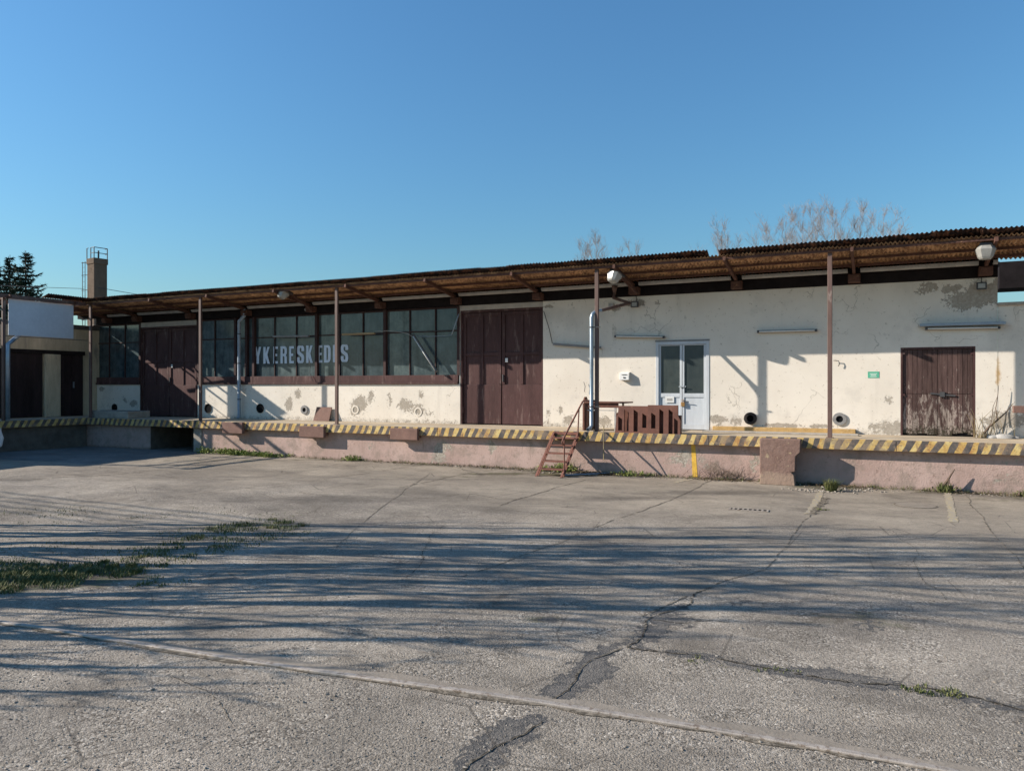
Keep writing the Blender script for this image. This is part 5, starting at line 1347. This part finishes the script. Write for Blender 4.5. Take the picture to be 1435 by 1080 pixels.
def clump(px, py, n, sp, h, label, leaf=.5, mat='weed'):
    x, y = G(px, py); y = min(y, 15.62); m = MB(); q = random.Random(int(px)); leaves(m, 0, 0, int(n*leaf), sp, h*.8, q, .05); blades(m, 0, 0, int(n*(1-leaf)), sp*.5, h, q, .012, 1.0, 0.0)
    o = m.build('weed_clump', M[mat], fix=False); o.location = (x, y, gh(x, y)); tag(o, label, 'weed', 'weed clumps at the dock foot')
    if sp > .4: o['kind'] = 'stuff'
clump(509, 643, 260, .28, .17, 'low green weed clump at the dock base under the big windows', .7)
clump(1165, 688, 420, .17, .22, 'bright green grass tuft beside the broken concrete block', .1, 'grass')
clump(1321, 684, 260, .26, .18, 'green grass tuft at the dock base below the plank door', .2, 'grass')
clump(1432, 692, 120, .18, .12, 'small weed tuft at the dock base by the right edge', .3, 'grass')
clump(806, 657, 420, .35, .26, 'leafy weeds behind the steel stairs', .75)
clump(772, 657, 160, .25, .18, 'yellowish weed left of the stair shadow, between the stringers', .75)
clump(900, 661, 260, .5, .12, 'low weeds at the dock base right of the stairs', .5)
m = MB(); rn = random.Random(12)
for k in range(26):
    x = X(1385, 17.2)+rn.uniform(-.25, .45); y = 17.2+rn.uniform(-.1, .1); a = rn.uniform(-.5, .7); h = rn.uniform(.15, .6)
    m.tube([(x, y, ZP), (x+a*h*.3, y-.02, ZP+h*.6), (x+a*h*.8, y-.03, ZP+h)], [.005, .004, .002], 4)
blades(m, X(1378, 17.2), 17.2, 60, .12, .14, rn, .01, .9, ZP)
tag(m.build('dry_weed', M['dry'], fix=False), 'dry pale weed stems at the right jamb of the plank door', 'weed')
m = MB(); rn = random.Random(15)
for k in range(60):
    x = X(1010, 15.6)+rn.gauss(0, .35); z = rn.uniform(.02, .1); h = rn.uniform(.1, .4); a = rn.uniform(-1.4, 1.4)
    m.tube([(x, 15.69, z), (x+a*h*.5, 15.66, z+h*.35), (x+a*h, 15.70, z+h*rn.uniform(.2, .9))], [.004, .003, .0015], 3)
tag(m.build('creeper', M['stick'], fix=False), 'leafless brown creeper on the dock wall left of the concrete block', 'creeper')
m = MB(); yq = 15.62; m.tube([(X(1322, yq), yq, .10), (X(1330, yq), yq, .26), (X(1338, yq), yq, .42)], [.03, .02, .008], 6); m.box(X(1328, 15.6), X(1331, 15.6), 15.58, 15.62, .15, .24)
tag(m.build('broken_branch', M['stick']), 'short dark broken branch against the dock wall below the plank door', 'branch')
m = MB(); rn = random.Random(31)
for cx_, n_, sx_ in ((X(845, 15.5), 900, .55), (X(800, 15.5), 500, .4), (X(1005, 15.6), 300, .4), (X(1160, 15.5), 350, .4), (X(690, 15.6), 300, .6), (X(1370, 15.6), 300, .6), (X(560, 15.6), 200, .8)):
    for k in range(n_):
        x = cx_ + rn.gauss(0, sx_); y = 15.58 + rn.gauss(0, .11)
        if y > 15.73: continue
        z = rn.uniform(.004, .035); a = rn.uniform(0, 6.28); q = rn.uniform(.012, .035); n0 = len(m.v)
        for p_, r_ in ((0, 1), (1.6, .5), (3.14, 1), (4.7, .5)): m.v.append((x+q*r_*math.cos(a+p_), y+q*r_*math.sin(a+p_), z+rn.uniform(-.008, .012)))
        m.f.append((n0, n0+1, n0+2, n0+3))
stuff(m.build('leaf_litter', M['litter'], fix=False), 'dead brown leaves and litter along the dock foot', 'leaf litter')
# loose stones
ico = [(0, 0, 1), (.89, 0, .45), (.28, .85, .45), (-.72, .53, .45), (-.72, -.53, .45), (.28, -.85, .45), (.72, .53, -.45), (-.28, .85, -.45), (-.89, 0, -.45), (-.28, -.85, -.45), (.72, -.53, -.45), (0, 0, -1)]
icf = [(0,1,2),(0,2,3),(0,3,4),(0,4,5),(0,5,1),(1,6,2),(2,7,3),(3,8,4),(4,9,5),(5,10,1),(2,6,7),(3,7,8),(4,8,9),(5,9,10),(1,10,6)]
m = MB(); rn = random.Random(21)
def stone(x, y, s, z=None):
    n0 = len(m.v); a = rn.uniform(0, 6.28); ca, sa = math.cos(a), math.sin(a); fx, fy, fz = rn.uniform(.7, 1.3), rn.uniform(.6, 1), rn.uniform(.4, .8); zz = gh(x, y) if z is None else z
    for p in ico:
        j = rn.uniform(.8, 1.2); u, v = p[0]*fx*s*j, p[1]*fy*s*j; m.v.append((x+u*ca-v*sa, y+u*sa+v*ca, zz+s*fz*.35+p[2]*fz*s*j))
    m.f.extend((n0+a_, n0+b_, n0+c_) for a_, b_, c_ in icf)
cnt = 0
while cnt < 9000:
    py = rn.uniform(745, 1095); px = rn.uniform(-30, 1465)
    dens = .25 + .75*mnoise.noise((px*.006, py*.012, 2.2)) + (.35 if px < 520 else 0) + (.2 if py > 900 else -.1)
    if rn.random() > dens: continue
    x, y = G(px, py); s = .0025 + .0045*rn.random()**2 + (.008*rn.random() if rn.random() < .03 else 0)
    stone(x, y, s); cnt += 1
for k in range(500):
    x = rn.uniform(X(430, 15.5), 3.2); y = 15.55 + rn.gauss(0, .12)
    if y < 15.72: stone(x, y, rn.uniform(.004, .02), 0)
for px, py, n, sp in ((690, 655, 160, .45), (790, 663, 120, .5), (1150, 688, 90, .3), (1190, 686, 70, .3), (1360, 690, 70, .4), (640, 652, 60, .3)):
    bx, by = G(px, py)
    for k in range(n):
        y = by + rn.gauss(0, .10)
        if y < 15.72: stone(bx + rn.gauss(0, sp), y, rn.uniform(.006, .03), 0)
stuff(m.build('gravel', M['gravel'], fix=False), 'loose gravel and crumbs scattered over the yard', 'gravel')
